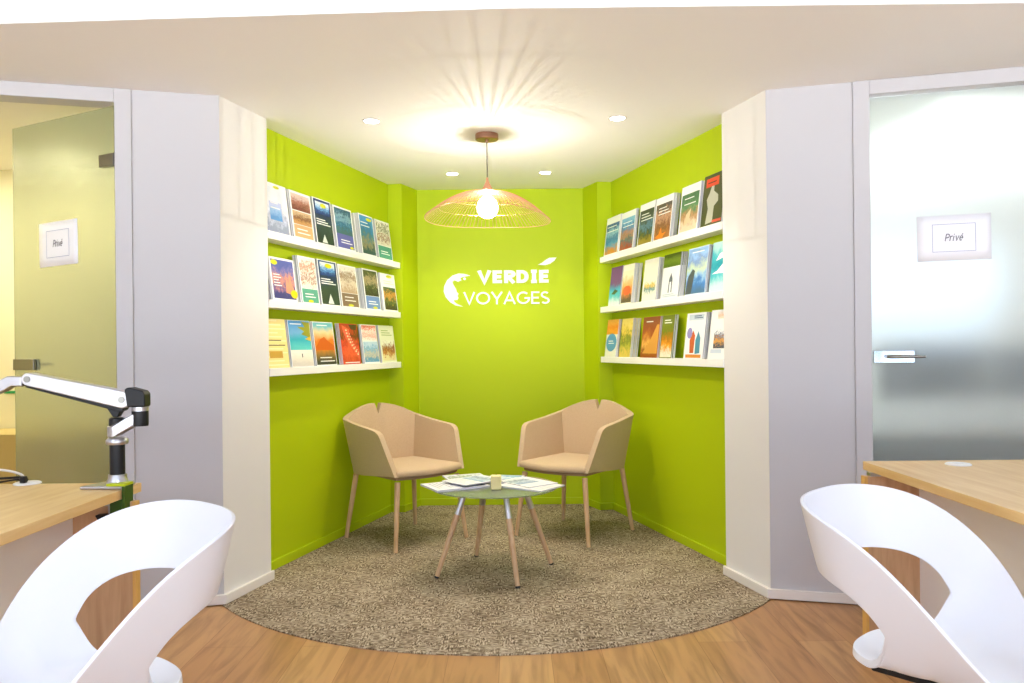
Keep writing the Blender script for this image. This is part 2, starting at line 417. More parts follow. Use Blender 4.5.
# ------------------------------------------------------------------ paper notices taped to the doors
INK = mat('grey ink', rgb(96, 96, 110), .6); INKL = mat('pale blue ink', rgb(170, 176, 200), .6)
def notice(door_o, cx, z, w, h, tilt, label):
    o = empty('paper_notice', (0, 0, 0), 0, label, 'notice', 'privacy notices on the glass doors')
    o.matrix_world = door_o.matrix_basis @ Matrix.Translation((cx, -.0062, z)) @ Matrix.Rotation(tilt, 4, 'Y')
    m = MB(); n = 8
    top = [[(-w/2+w*i/n, -.0004-.0003*math.sin(i*1.1+j), -h/2+h*j/4) for i in range(n+1)] for j in range(5)]
    m.grid(top); s_ = m.build('sheet', PAPER, o, smooth=True)
    sd = s_.modifiers.new('t', 'SOLIDIFY'); sd.thickness = .0004
    m = MB(); a, b = w*.29, h*.30
    put = lambda x, y: (x, -.0028, y)
    ribbon(m, [(-a, -b), (a, -b), (a, b), (-a, b)], .0022, put, (0, -.0003, 0), True)
    m.build('printed_border', INKL, o)
    m = MB(); write(m, 'Privé', .12, -w*.125, -h*.07, w*.115, h*.09, put, (0, -.0003, 0), .10, .25)
    m.build('printed_word', INK, o)
    return o
# helper: place on a door plane where the photo shows it
def on_door(door_o, px, py):
    o = door_o.location; a = door_o.rotation_euler.z; k = (px-512)/F
    t = (k*o.y-o.x)/(math.cos(a)-k*math.sin(a)); Y = o.y+t*math.sin(a)
    return t, H+(hor(px)-py)*Y/F
t, z = on_door(dr_, 954.5, 234.5); notice(dr_, t, z, .30, .205, math.radians(-.5), 'white landscape privacy notice taped to the closed right glass door')
t, z = on_door(dl, 60.5, 247)
nl = notice(dl, t, z, .30, .215, math.radians(1.0), 'white privacy notice taped to the open left glass door')
nl.matrix_world = dl.matrix_basis @ Matrix.Translation((t, .0062, z)) @ Matrix.Rotation(PI, 4, 'Z') @ Matrix.Rotation(math.radians(-1), 4, 'Y')

# ------------------------------------------------------------------ shelves and brochures
def pic(name, cols, scale=6, amt=.5, stretch=(1, 1)):
    """printed picture: colours from bottom to top broken up by noise"""
    m = mat(name, cols[0], .35); n, l, b = nodes_of(m)
    uv = n.new('ShaderNodeUVMap'); uv.uv_map = 'UVMap'
    mp = n.new('ShaderNodeMapping'); mp.inputs['Scale'].default_value = (stretch[0], stretch[1], 1); mp.inputs['Location'].default_value = (hash_(name)*13, hash_(name+'q')*11, hash_(name)*7)
    l.new(uv.outputs['UV'], mp.inputs['Vector'])
    t = n.new('ShaderNodeTexNoise'); t.inputs['Scale'].default_value = scale*1.5; t.inputs['Detail'].default_value = 8; t.inputs['Roughness'].default_value = .68; t.inputs['Distortion'].default_value = .4
    l.new(mp.outputs['Vector'], t.inputs['Vector'])
    sp = n.new('ShaderNodeSeparateXYZ'); l.new(uv.outputs['UV'], sp.inputs[0])
    a = n.new('ShaderNodeMath'); a.operation = 'MULTIPLY_ADD'; l.new(t.outputs['Fac'], a.inputs[0]); a.inputs[1].default_value = amt*2.6; a.inputs[2].default_value = -amt*1.3
    s_ = n.new('ShaderNodeMath'); s_.operation = 'ADD'; l.new(sp.outputs['Y'], s_.inputs[0]); l.new(a.outputs[0], s_.inputs[1])
    k = len(cols); r = ramp(n, [((i+.5)/k, c) for i, c in enumerate(cols)])
    l.new(s_.outputs[0], r.inputs['Fac']); l.new(r.outputs['Color'], b.inputs['Base Color'])
    return m
def hash_(s): 
    h = 7
    for ch in s: h = (h*31+ord(ch)) % 10007
    return h/10007.0
def flat(c): return mat('print %d %d %d' % tuple(int(round(255*x**(1/2.2))) for x in c[:3]), c, .35)
def brochure(label, w, h, t, cover, group, n):
    """cover: ('bg',col) first, then layered flat elements in 0..1 coordinates"""
    o = empty('brochure', (0, 0, 0), 0, label, 'brochure', group)
    m = MB(); m.box(-w/2, w/2, .0006, t, 0, h); m.build('pages', PAGES, o)
    m = MB(); ms = []
    def use(M_):
        if M_ not in ms: ms.append(M_)
        m.cur = ms.index(M_)
    y = 0.0
    for k, e in enumerate(cover):
        dd = -.00012*k
        if e[0] == 'bg': use(flat(e[1])); m.box(-w/2, w/2, 0, .0006, 0, h); continue
        X = lambda u: -w/2+w*u
        if e[0] == 'pic':
            use(e[5]); x0, y0, x1, y1 = e[1:5]
            m.quad([(X(x0), dd, h*y0), (X(x1), dd, h*y0), (X(x1), dd, h*y1), (X(x0), dd, h*y1)])
        elif e[0] == 'rect':
            use(flat(e[5])); x0, y0, x1, y1 = e[1:5]
            m.quad([(X(x0), dd, h*y0), (X(x1), dd, h*y0), (X(x1), dd, h*y1), (X(x0), dd, h*y1)])
        elif e[0] == 'poly':
            use(flat(e[2])); m.face([m.vert((X(a), dd, h*b)) for a, b in e[1]])
        elif e[0] == 'dot':
            use(flat(e[5])); cx, cy, rx, ry = e[1:5]
            m.face([m.vert((X(cx+rx*math.cos(q*PI/10)), dd, h*(cy+ry*math.sin(q*PI/10)))) for q in range(20)])
        elif e[0] == 'lines':
            use(flat(e[6])); x0, y0, x1, y1, cnt = e[1:6]
            for q in range(cnt):
                a = y0+(y1-y0)*q/max(cnt-1, 1); xe = x1-(x1-x0)*.35*((q*7) % 3)/2
                m.quad([(X(x0), dd, h*(a-.011)), (X(xe), dd, h*(a-.011)), (X(xe), dd, h*(a+.011)), (X(x0), dd, h*(a+.011))])
    m.build('cover', ms, o)
    return o
K = rgb
W_ = K(244, 244, 244)
LIMEC = K(214, 214, 20)
def bx(*a): return ('rect',)+a
GL, GR = 'travel brochures on the left shelves', 'travel brochures on the right shelves'
# (px of the cover's two base corners, copies in the pile, label, cover, size tweak)
LT = [
 (264, 291, 3, 'icy white and pale blue brochure on the top left shelf', [('bg', W_), ('pic', .05, .0, .95, .92, pic('ice', [K(150,160,185), K(205,212,232), K(240,242,250), K(226,232,244)], 5, .5)), ('pic', .25, .25, .72, .62, pic('bluebox', [K(90,150,215), K(150,190,235), K(190,200,240)], 3, .3)), ('lines', .3, .5, .66, .6, 2, W_), ('dot', .6, .93, .12, .03, LIMEC)]),
 (293, 314, 3, 'brochure with two sepia photos, tan base, on the top left shelf', [('bg', W_), ('pic', .06, .60, .94, .95, pic('redsky', [K(120,60,40), K(170,110,90), K(214,190,180)], 5)), ('pic', .06, .30, .94, .58, pic('rust', [K(200,150,90), K(120,70,40), K(210,180,140)], 6)), bx(.06, .03, .94, .29, K(216,170,120)), ('lines', .2, .12, .8, .2, 2, W_)]),
 (316, 334, 3, 'navy brochure with a blue globe on the top left shelf', [('bg', W_), ('pic', .04, .02, .96, .98, pic('navyglobe', [K(30,50,50), K(40,62,66), K(24,46,84), K(20,50,110)], 4, .3)), ('pic', .12, .66, .88, .93, pic('globe', [K(20,60,130), K(90,150,210), K(220,235,245)], 5)), ('dot', .55, .86, .16, .05, LIMEC), ('lines', .1, .44, .85, .54, 3, W_), ('poly', [(.3,.04),(.45,.22),(.6,.04)], K(210,215,215))]),
 (335, 355, 6, 'teal waterfall brochure with a violet-blue base on the top left shelf', [('bg', W_), ('pic', .05, .36, .95, .96, pic('falls', [K(60,100,110), K(40,110,150), K(130,170,190), K(40,90,120)], 7, .6)), bx(.05, .03, .95, .36, K(92,92,170)), ('lines', .25, .16, .85, .22, 2, W_), ('dot', .8, .07, .1, .03, LIMEC)]),
 (361, 375, 7, 'brochure with turquoise bay and town on the top left shelf', [('bg', W_), ('pic', .04, .03, .96, .97, pic('bay', [K(20,70,80), K(150,140,110), K(60,120,140), K(30,120,180), K(70,150,210)], 5, .45)), ('dot', .7, .9, .2, .04, LIMEC), ('lines', .1, .72, .7, .8, 2, W_)]),
 (377, 391, 3, 'food dishes brochure with teal base on the top left shelf', [('bg', W_), ('pic', .04, .36, .96, .97, pic('dishes', [K(230,222,210), K(140,80,50), K(240,236,228), K(90,100,50), K(236,230,222)], 6, .7)), bx(.04, .02, .96, .34, K(70,150,130)), ('lines', .2, .14, .8, .2, 2, W_)]),
]
LM = [
 (262, 285, 1, 'tall plain white brochure half hidden behind the dusk castle one', [('bg', W_), ('lines', .2, .9, .6, .93, 1, K(220,222,228))]),
 (268, 300, 2, 'dusk castle brochure with yellow badge on the middle left shelf', [('bg', W_), ('pic', .05, .05, .95, .95, pic('castle', [K(60,60,120), K(120,90,140), K(210,140,120), K(110,110,170), K(80,90,160)], 5, .5)), ('poly', [(.55,.2),(.6,.6),(.68,.42),(.75,.72),(.82,.4),(.9,.3),(.85,.15)], K(220,150,120)), ('dot', .18, .88, .13, .06, LIMEC), ('dot', .88, .18, .14, .1, K(236,206,20)), ('lines', .1, .35, .4, .6, 5, W_)]),
 (301, 318, 4, 'food dishes brochure with green base on the middle left shelf', [('bg', W_), ('pic', .04, .32, .96, .97, pic('dishes2', [K(238,228,214), K(150,90,60), K(240,236,228), K(190,110,60), K(236,230,222)], 6, .7)), bx(.04, .02, .96, .31, K(84,160,136)), ('lines', .2, .14, .8, .2, 2, W_), ('dot', .5, .05, .15, .03, LIMEC)]),
 (320, 339, 3, 'navy brochure with a blue globe on the middle left shelf', [('bg', W_), ('pic', .04, .02, .96, .98, pic('navyglobe2', [K(40,60,50), K(40,62,60), K(24,46,84), K(20,60,120)], 4, .3)), ('pic', .12, .66, .88, .95, pic('globe2', [K(20,60,130), K(90,150,210), K(225,235,235)], 5)), ('dot', .55, .88, .18, .05, LIMEC), ('lines', .1, .48, .85, .58, 3, W_), ('poly', [(.35,.04),(.5,.26),(.65,.04)], K(215,220,215))]),
 (340, 358, 3, 'pale stone ruins brochure, brown base, on the middle left shelf', [('bg', W_), ('pic', .05, .34, .95, .97, pic('ruins', [K(190,160,130), K(226,214,196), K(150,120,96), K(232,224,212)], 6, .5)), bx(.05, .02, .95, .33, K(128,104,80)), ('lines', .2, .16, .8, .24, 2, W_), ('dot', .5, .05, .15, .03, LIMEC)]),
 (364, 379, 6, 'dark green temple brochure, blue base, on the middle left shelf', [('bg', W_), ('pic', .05, .34, .95, .97, pic('temple', [K(40,40,24), K(70,80,50), K(170,150,120), K(60,70,40)], 6, .6)), bx(.05, .02, .95, .33, K(104,140,200)), ('lines', .2, .14, .8, .2, 2, W_), ('dot', .6, .05, .15, .03, LIMEC)]),
 (381, 396, 2, 'white topped brochure with garden photo on the middle left shelf', [('bg', W_), ('pic', .12, .04, .96, .64, pic('garden', [K(60,50,30), K(90,110,60), K(220,150,60), K(60,90,60)], 6, .6)), ('lines', .2, .74, .9, .8, 2, K(200,205,200)), ('dot', .6, .93, .2, .04, LIMEC)]),
]
LB = [
 (264, 288, 3, 'yellow lined brochure with brown handwriting on the bottom left shelf', [('bg', K(246,226,150)), ('lines', .04, .06, .96, .96, 12, K(250,240,190)), ('lines', .05, .46, .9, .56, 2, K(120,100,60)), bx(.2, .2, .75, .34, K(206,160,70))]),
 (290, 312, 3, 'beach brochure with turquoise sea on the bottom left shelf', [('bg', W_), ('pic', .02, .34, .98, .99, pic('sea', [K(90,200,200), K(40,170,190), K(110,170,215), K(80,150,210)], 2, .1)), ('pic', .02, .01, .98, .36, pic('sand', [K(216,206,196), K(240,230,214), K(246,240,228)], 4, .2)), ('poly', [(.98,.62),(.55,.7),(.7,.76),(.4,.86),(.75,.86),(.6,.98),(.98,.96)], K(150,150,40)), ('poly', [(.98,.55),(.7,.6),(.98,.66)], K(220,180,50)), ('lines', .1, .92, .6, .92, 1, W_), ('rect', .48, .2, .52, .28, K(60,60,60))]),
 (314, 335, 3, 'orange desert brochure with teal sky on the bottom left shelf', [('bg', W_), ('pic', .02, .02, .98, .98, pic('desert', [K(50,50,50), K(150,110,60), K(226,130,40), K(220,120,40), K(236,206,150), K(110,190,200)], 2, .12)), ('poly', [(.05,.42),(.3,.6),(.5,.66),(.62,.58),(.95,.46),(.95,.35),(.05,.35)], K(206,90,30)), ('lines', .2, .1, .9, .18, 2, W_), ('lines', .2, .92, .7, .92, 1, W_)]),
 (338, 361, 4, 'red brochure with an octopus arm on the bottom left shelf', [('bg', K(200,50,30)), ('pic', .0, .0, 1, 1, pic('octopus', [K(200,60,40), K(230,90,60), K(210,50,40), K(90,40,20), K(190,50,30)], 4, .4)), ('poly', [(.98-.86*math.sin(t*.157)*.98, .12+.84*t/10) for t in range(11)]+[(.98-.46*math.sin(t*.157), .20+.66*t/10) for t in range(10, -1, -1)], K(226,96,70)), ('poly', [(.5,.98),(.62,.86),(.9,.84),(.98,.98)], K(70,40,24))]+[('dot', .98-.66*math.sin(t*.157)*.99, .17+.74*t/10, .045, .022, K(250,214,190)) for t in range(1, 10)]+[('dot', .98-.52*math.sin(t*.157)*.99, .22+.66*t/10, .03, .015, K(250,206,180)) for t in range(1, 9)]+[('lines', .1, .04, .9, .04, 1, W_)]),
 (362, 377, 3, 'pink floral brochure with coast photo on the bottom left shelf', [('bg', W_), ('pic', .03, .58, .97, .98, pic('flower', [K(250,236,230), K(240,150,130), K(250,240,236), K(236,120,100)], 8, .7)), ('pic', .03, .03, .97, .56, pic('coast', [K(90,150,190), K(210,200,180), K(110,170,210), K(190,215,235)], 6, .5))]),
 (379, 394, 2, 'pale green brochure with brown camels on the bottom left shelf', [('bg', K(230,232,206)), ('pic', .1, .05, .95, .6, pic('camel', [K(236,220,170), K(190,120,60), K(150,80,40), K(235,235,215)], 5, .6)), ('lines', .15, .74, .85, .86, 3, K(150,170,90))]),
]
RT = [
 (605, 619, 2, 'white headed brochure, blue sea and boats, top right shelf', [('bg', W_), ('pic', .04, .03, .96, .82, pic('boats', [K(200,130,50), K(80,160,200), K(50,120,180), K(150,200,225), K(30,90,150)], 5, .4)), ('lines', .1, .62, .9, .74, 2, W_)]),
 (620, 634, 3, 'white headed brochure, harbour and red roofs, top right shelf', [('bg', W_), ('pic', .04, .03, .96, .84, pic('roofs', [K(170,70,50), K(60,110,130), K(190,130,100), K(60,130,190), K(120,180,220)], 6, .4)), ('lines', .15, .62, .9, .72, 2, W_)]),
 (638, 653, 3, 'white headed brochure, dark green mountain lake, top right shelf', [('bg', W_), ('pic', .04, .03, .96, .84, pic('lake', [K(150,130,50), K(50,70,50), K(90,130,160), K(60,76,60), K(50,60,50)], 5, .4)), ('lines', .15, .6, .9, .74, 3, W_)]),
 (654, 671, 6, 'white headed brown brochure, orange starfish, top right shelf', [('bg', W_), ('pic', .04, .03, .96, .84, pic('brown', [K(170,110,60), K(120,70,50), K(200,150,120), K(70,60,50)], 6, .5)), ('poly', [(.1,.08),(.3,.14),(.42,.3),(.5,.14),(.75,.16),(.55,.06),(.6,.02),(.3,.04)], K(240,130,40)), ('lines', .2, .6, .9, .74, 3, W_)]),
 (679, 698, 3, 'white headed brochure, green forest and tan animal, top right shelf', [('bg', W_), ('pic', .05, .03, .95, .82, pic('forest', [K(230,210,180), K(190,140,90), K(90,140,90), K(60,110,60)], 5, .4)), ('lines', .2, .6, .8, .72, 2, W_), ('poly', [(.25,.14),(.35,.38),(.6,.5),(.55,.3),(.7,.1),(.5,.2)], K(226,200,160))]),
 (701, 722, 6, 'dark olive brochure with pale statue on the top right shelf', [('bg', K(70,74,30)), ('poly', [(.22,.04),(.3,.34),(.2,.52),(.32,.64),(.42,.8),(.52,.82),(.52,.66),(.74,.56),(.76,.44),(.58,.36),(.56,.06)], K(190,190,170)), ('rect', .12, .76, .72, .93, K(226,70,30)), ('lines', .2, .84, .6, .84, 1, K(60,40,20)), ('rect', .55, .04, .97, .09, K(220,80,60))]),
]
RM = [
 (609, 620, 2, 'purple and teal diving brochure on the middle right shelf', [('bg', K(110,60,120)), ('pic', 0, 0, 1, .66, pic('dive', [K(220,235,235), K(80,190,200), K(60,160,190), K(110,60,120)], 3, .2)), ('poly', [(.2,.3),(.5,.42),(.8,.36),(.5,.28)], K(60,90,40))]),
 (621, 632, 7, 'pale brochure with an orange sunset tree on the middle right shelf', [('bg', K(240,232,214)), ('pic', .04, .03, .96, .84, pic('sunset', [K(90,70,60), K(240,140,60), K(240,180,120), K(245,225,195)], 3, .25)), ('dot', .5, .34, .36, .12, K(216,90,50))]),
 (642, 656, 5, 'cream brochure with a small teal sketch on the middle right shelf', [('bg', K(240,238,224)), ('pic', .1, .14, .9, .5, pic('sketch', [K(240,236,220), K(60,140,150), K(240,200,90), K(240,238,224)], 5, .5))]),
 (661, 678, 5, 'white penguin brochure with olive green top on the middle right shelf', [('bg', K(236,238,240)), ('pic', 0, .7, 1, 1, pic('olive', [K(84,110,30), K(106,130,40), K(70,90,30)], 4, .3)), ('poly', [(.4,.12),(.42,.42),(.52,.56),(.62,.42),(.62,.12)], K(90,96,110)), ('poly', [(.46,.12),(.47,.36),(.56,.36),(.57,.12)], K(236,238,240)), ('lines', .1, .04, .9, .08, 2, K(190,200,210))]),
 (685, 705, 4, 'blue fjord and cliff brochure on the middle right shelf', [('bg', K(200,216,230)), ('pic', .02, .02, .98, .98, pic('fjord', [K(70,110,150), K(60,120,190), K(150,190,220), K(200,214,180), K(120,150,200), K(150,190,235)], 3, .3)), ('poly', [(.02,.02),(.1,.4),(.3,.55),(.42,.5),(.35,.2),(.3,.02)], K(70,76,84)), ('lines', .2, .9, .8, .9, 1, W_)]),
 (709, 731, 3, 'teal ocean brochure with a white whale tail beside the right pier', [('bg', K(60,180,190)), ('pic', 0, 0, 1, 1, pic('ocean', [K(200,230,230), K(80,190,200), K(20,150,170), K(60,180,190), K(180,225,220)], 3, .2)), ('poly', [(.2,.62),(.35,.76),(.6,.8),(.6,.68)], W_), ('poly', [(.05,.36),(.3,.42),(.55,.55),(.9,.5),(.6,.44),(.85,.34),(.4,.36)], K(240,240,245))]),
]
RB = [
 (605, 616, 3, 'orange topped brochure with blue disc on the bottom right shelf', [('bg', K(236,232,222)), ('pic', 0, .6, 1, 1, pic('orange', [K(240,160,50), K(230,130,40), K(240,170,80)], 3, .3)), ('dot', .5, .38, .46, .24, K(80,150,200)), ('lines', .25, .36, .75, .42, 2, W_)]),
 (619, 630, 7, 'yellow green safari brochure on the bottom right shelf', [('bg', K(230,206,90)), ('pic', 0, 0, 1, 1, pic('safari', [K(220,190,90), K(170,170,60), K(110,120,50), K(230,196,80), K(236,210,120)], 5, .5))]),
 (640, 657, 4, 'rust brown brochure with golden dunes on the bottom right shelf', [('bg', K(160,70,40)), ('pic', .03, .02, .97, .98, pic('dunes', [K(150,70,30), K(230,170,90), K(190,110,50), K(150,60,40), K(140,60,40)], 3, .35)), ('poly', [(.1,.1),(.5,.4),(.85,.8),(.97,.8),(.97,.1)], K(216,150,70)), ('lines', .2, .88, .6, .88, 1, W_)]),
 (659, 671, 3, 'olive and orange temple brochure on the bottom right shelf', [('bg', K(110,120,30)), ('pic', .04, .02, .96, .7, pic('amber', [K(230,220,200), K(230,150,40), K(190,110,30), K(110,120,30)], 5, .4)), ('lines', .2, .82, .8, .88, 2, W_)]),
 (683, 702, 6, 'white brochure with orange and blue walkers on bottom right shelf', [('bg', K(244,244,246)), ('poly', [(.3,.12),(.25,.4),(.4,.62),(.52,.5),(.5,.12)], K(206,90,50)), ('poly', [(.58,.1),(.56,.4),(.68,.6),(.8,.45),(.82,.12)], K(70,140,170)), ('dot', .22, .56, .14, .12, K(150,140,200)), ('rect', .12, .84, .9, .96, K(200,214,226)), ('rect', .1, .02, .9, .09, K(220,140,60)), ('lines', .4, .89, .85, .93, 2, K(90,110,140))]),
 (707, 729, 3, 'white brochure with navy and amber scooter riders beside the right pier', [('bg', K(246,246,246)), ('pic', .2, .22, .8, .62, pic('riders', [K(60,70,100), K(240,170,70), K(70,90,130), K(246,246,246)], 7, .6)), ('pic', .3, .82, .95, .96, pic('peach', [K(250,220,200), K(240,190,160), K(248,236,230)], 6, .5)), ('rect', .1, .12, .6, .2, K(210,220,235))]),
]
SHELF_D, LEAN = .098, math.radians(7)
SHZ = (1.832, 1.472, 1.112)
random.seed(4)
nameside = {-1: 'left', 1: 'right'}
lev = ('top', 'middle', 'bottom')
for sgn, rowset, grp in ((-1, (LT, LM, LB), GL), (1, (RT, RM, RB), GR)):
    al = Vector((-sgn*u15.x, u15.y, 0)); al.normalize()          # along the wall, towards the back
    nin = Vector((-sgn*u15.y, -u15.x, 0)); nin.normalize()        # out of the wall, into the alcove
    def wallp(Y, d=0): return Vector((ax(sgn)+sgn*half(Y), Y, 0))+nin*d
    SHZ = [z+.011*sgn for z in (1.832, 1.472, 1.112)]
    for k in range(3):
        p0, p1 = wallp(5.772, .001), wallp(4.135, .001)
        m = MB(); q = [(p.x, p.y) for p in (p0, p1, p1+nin*SHELF_D, p0+nin*SHELF_D-al*.004)]
        m.plan(q, SHZ[k]-.042, SHZ[k])
        o = m.build('wall_shelf', SHELF, bevel=.003)
        tag(o, 'white floating shelf, %s of three on the %s green wall' % (lev[k], nameside[sgn]), 'shelf', 'white brochure shelves')
        for (a, b, n, label, cover) in rowset[k]:
            base = .086 if 'tall plain' not in label else .058
            def Yat(px):   # where the row of bases is seen at this pixel
                q = (px-512)/F
                if sgn < 0: return (.813+5.78*SL-base*1.04-AX)/(SL-q) if 0 else ((AX-.813-5.78*SL+base*1.04)/(q-SL))
                return (ax(1)+.813+5.78*SL-base*1.04)/(q+SL)
            sh_px = 4.5 if sgn < 0 else -2
            ya, yb = Yat(a+sh_px), Yat(b+sh_px)
            w = abs(ya-yb)/u15.y*.985; yc_ = (ya+yb)/2
            w = min(w, .245)
            h = .272 if k < 2 else .262
            if 'castle' in label: h = .235
            if 'dark olive' in label: h = .285
            h *= 1+random.uniform(-.015, .015)
            th = .0072
            ry = math.atan2(al.y, al.x)+ (0 if sgn < 0 else PI)
            # local: x along the wall, -y out of the wall, z up ; leaning back
            ry_ = ry if sgn < 0 else ry
            for c in range(n):
                d = base-c*(th+.0006)/math.cos(LEAN)
                if d < .012+.0: break
                if c == 0:
                    src = brochure(label, w, h, th, cover, grp, n); o = src
                else:
                    o = copy_tree(src)
                    o['label'] = 'spare copy behind the '+label
                off = 0 if c == 0 else random.uniform(-.006, .006)
                p = wallp(yc_, d)+al*off
                Mx = Matrix.Translation((p.x, p.y, SHZ[k]+.0008)) @ Matrix.Rotation(ry if sgn < 0 else ry, 4, 'Z')
                # make local -y point to nin
                ly = Mx.to_3x3() @ Vector((0, -1, 0))
                if ly.dot(nin) < 0: Mx = Mx @ Matrix.Rotation(PI, 4, 'Z')
                lean = min(LEAN, math.asin(min(1, max(.02, d-.008)/h))) if c else LEAN
                lean = LEAN
                top_gap = d+th*0-h*math.sin(LEAN)
                Mx = Mx @ Matrix.Rotation(-LEAN, 4, 'X')
                o.matrix_world = Mx

# ------------------------------------------------------------------ pendant lamp
LX, LY = (489-512)/F*4.45, 4.45
pend = empty('pendant_lamp', (LX, LY, ZC), 0, 'copper wire pendant lamp with wavy hat-shaped shade hanging over the coffee table', 'lamp')
m = MB(); m.lathe([(.0, -.001), (.064, -.001), (.065, -.004), (.065, -.030), (.060, -.034), (.010, -.034), (.010, -.046), (.0, -.046)], k=40); m.build('ceiling_canopy', BRASS, pend, smooth=True)
m = MB(); m.tube([(0, 0, -.045), (0, 0, -.255)], .003, 8); m.build('cord', mat('dark cord', rgb(70, 50, 40), .6), pend, smooth=True)
m = MB(); m.lathe([(.0, -.245), (.006, -.245), (.008, -.262), (.014, -.278), (.027, -.302), (.031, -.318), (.027, -.330), (.018, -.334), (.0, -.334)], k=24); m.build('socket_cone', COPPER, pend, smooth=True)
def shade_pt(a, s):
    # s 0..1 from neck to rim; the rim is wavy: low towards the camera's right front, drawn out left and right
    r = .022+.315*s
    r *= 1+.05*math.cos(2*a)*s
    drop = .335+.020*s+.115*s**1.6
    wav = -.024*math.cos(a-math.radians(62))*s**2-.014*math.cos(2*a+.3)*s**2
    return Vector((r*math.cos(a), r*math.sin(a), -drop+wav-.012*math.sin(s*PI)*-2.2))
m = MB(); NW = 84
for i in range(NW):
    a = 2*PI*i/NW
    m.tube([shade_pt(a, s) for s in [j/9 for j in range(10)]], .0013, 4, False)
for s in (.04, .30, .55, .78): m.tube([shade_pt(2*PI*i/72, s) for i in range(73)], .0006, 4, False)
m.build('wire_shade', COPPER, pend, smooth=True)
m = MB(); m.tube([shade_pt(2*PI*i/96, 1) for i in range(97)], .0016, 6, False); m.build('rim_wire', COPPER, pend, smooth=True)
bulbm = bpy.data.materials.new('lit bulb glass'); bulbm.use_nodes = True
n = bulbm.node_tree.nodes; l = bulbm.node_tree.links; n.remove(n['Principled BSDF'])
ad = n.new('ShaderNodeAddShader'); tr = n.new('ShaderNodeBsdfTransparent'); em_ = n.new('ShaderNodeEmission')
em_.inputs['Color'].default_value = (1, .93, .78, 1); em_.inputs['Strength'].default_value = 6
l.new(tr.outputs[0], ad.inputs[0]); l.new(em_.outputs[0], ad.inputs[1]); l.new(ad.outputs[0], n['Material Output'].inputs['Surface'])
m = MB(); m.lathe([(.0, -.333), (.014, -.333), (.017, -.345), (.034, -.358), (.052, -.380), (.060, -.410), (.056, -.438), (.042, -.460), (.022, -.472), (0, -.475)], k=28); m.build('bulb', bulbm, pend, smooth=True)

def light(name, kind, loc, power, col=(1, 1, 1), rot=(0, 0, 0), **kw):
    d = bpy.data.lights.new(name, kind); d.energy = power; d.color = col
    for a, v in kw.items(): setattr(d, a, v)
    o = bpy.data.objects.new(name, d); C.objects.link(o); o.location = loc; o.rotation_euler = rot
    return o
WARM = (1, .93, .82)
light('pendant_light', 'POINT', (LX, LY, ZC-.42), 22, WARM, shadow_soft_size=.003)

# ------------------------------------------------------------------ recessed downlights
def downlight(x, y, label, glow, power, col, group, ang=100):
    o = empty('downlight', (x, y, ZC), 0, label, 'ceiling light', group)
    m = MB(); m.lathe([(.038, -.0005), (.050, -.0005), (.050, -.003), (.042, -.005), (.038, -.003), (.038, -.0005)], k=32, cap=False); m.build('trim_ring', TRIMW, o, smooth=True)
    m = MB(); m.lathe([(0, -.0015), (.0375, -.0015), (.0375, -.0035), (0, -.0035)], k=28); m.build('diffuser', glow, o)
    light('downlight_beam', 'SPOT', (x, y, ZC-.02), power, col, spot_size=math.radians(ang), spot_blend=.6, shadow_soft_size=.03)
GD = 'recessed downlights in the alcove ceiling'
downlight(-.728, 4.165, 'round recessed downlight in ceiling above the pier end of left shelves', GLOW, 24, WARM, GD)
downlight(.568, 4.160, 'round recessed downlight in ceiling above the pier end of right shelves', GLOW, 24, WARM, GD)
downlight(-.40, 5.445, 'small recessed downlight near back wall, behind the pendant on its left', GLOW, 22, WARM, GD)
downlight(.241, 5.440, 'small recessed downlight near back wall, behind the pendant on its right', GLOW, 22, WARM, GD)
GO = 'downlights in the office behind the right glass door'
downlight(2.55, 5.27, 'blurred downlight seen through right glass door, the one closer to its frame', GLOWC, 80, (.95, 1, 1), GO)
downlight(2.53, 4.43, 'blurred downlight seen through right glass door, above the notice on its right side', GLOWC, 80, (.95, 1, 1), GO)
downlight(-2.76, 5.0, 'warm downlight glowing through the open left glass door', GLOWW, 18, (1, .88, .6), 'downlight in the left room')

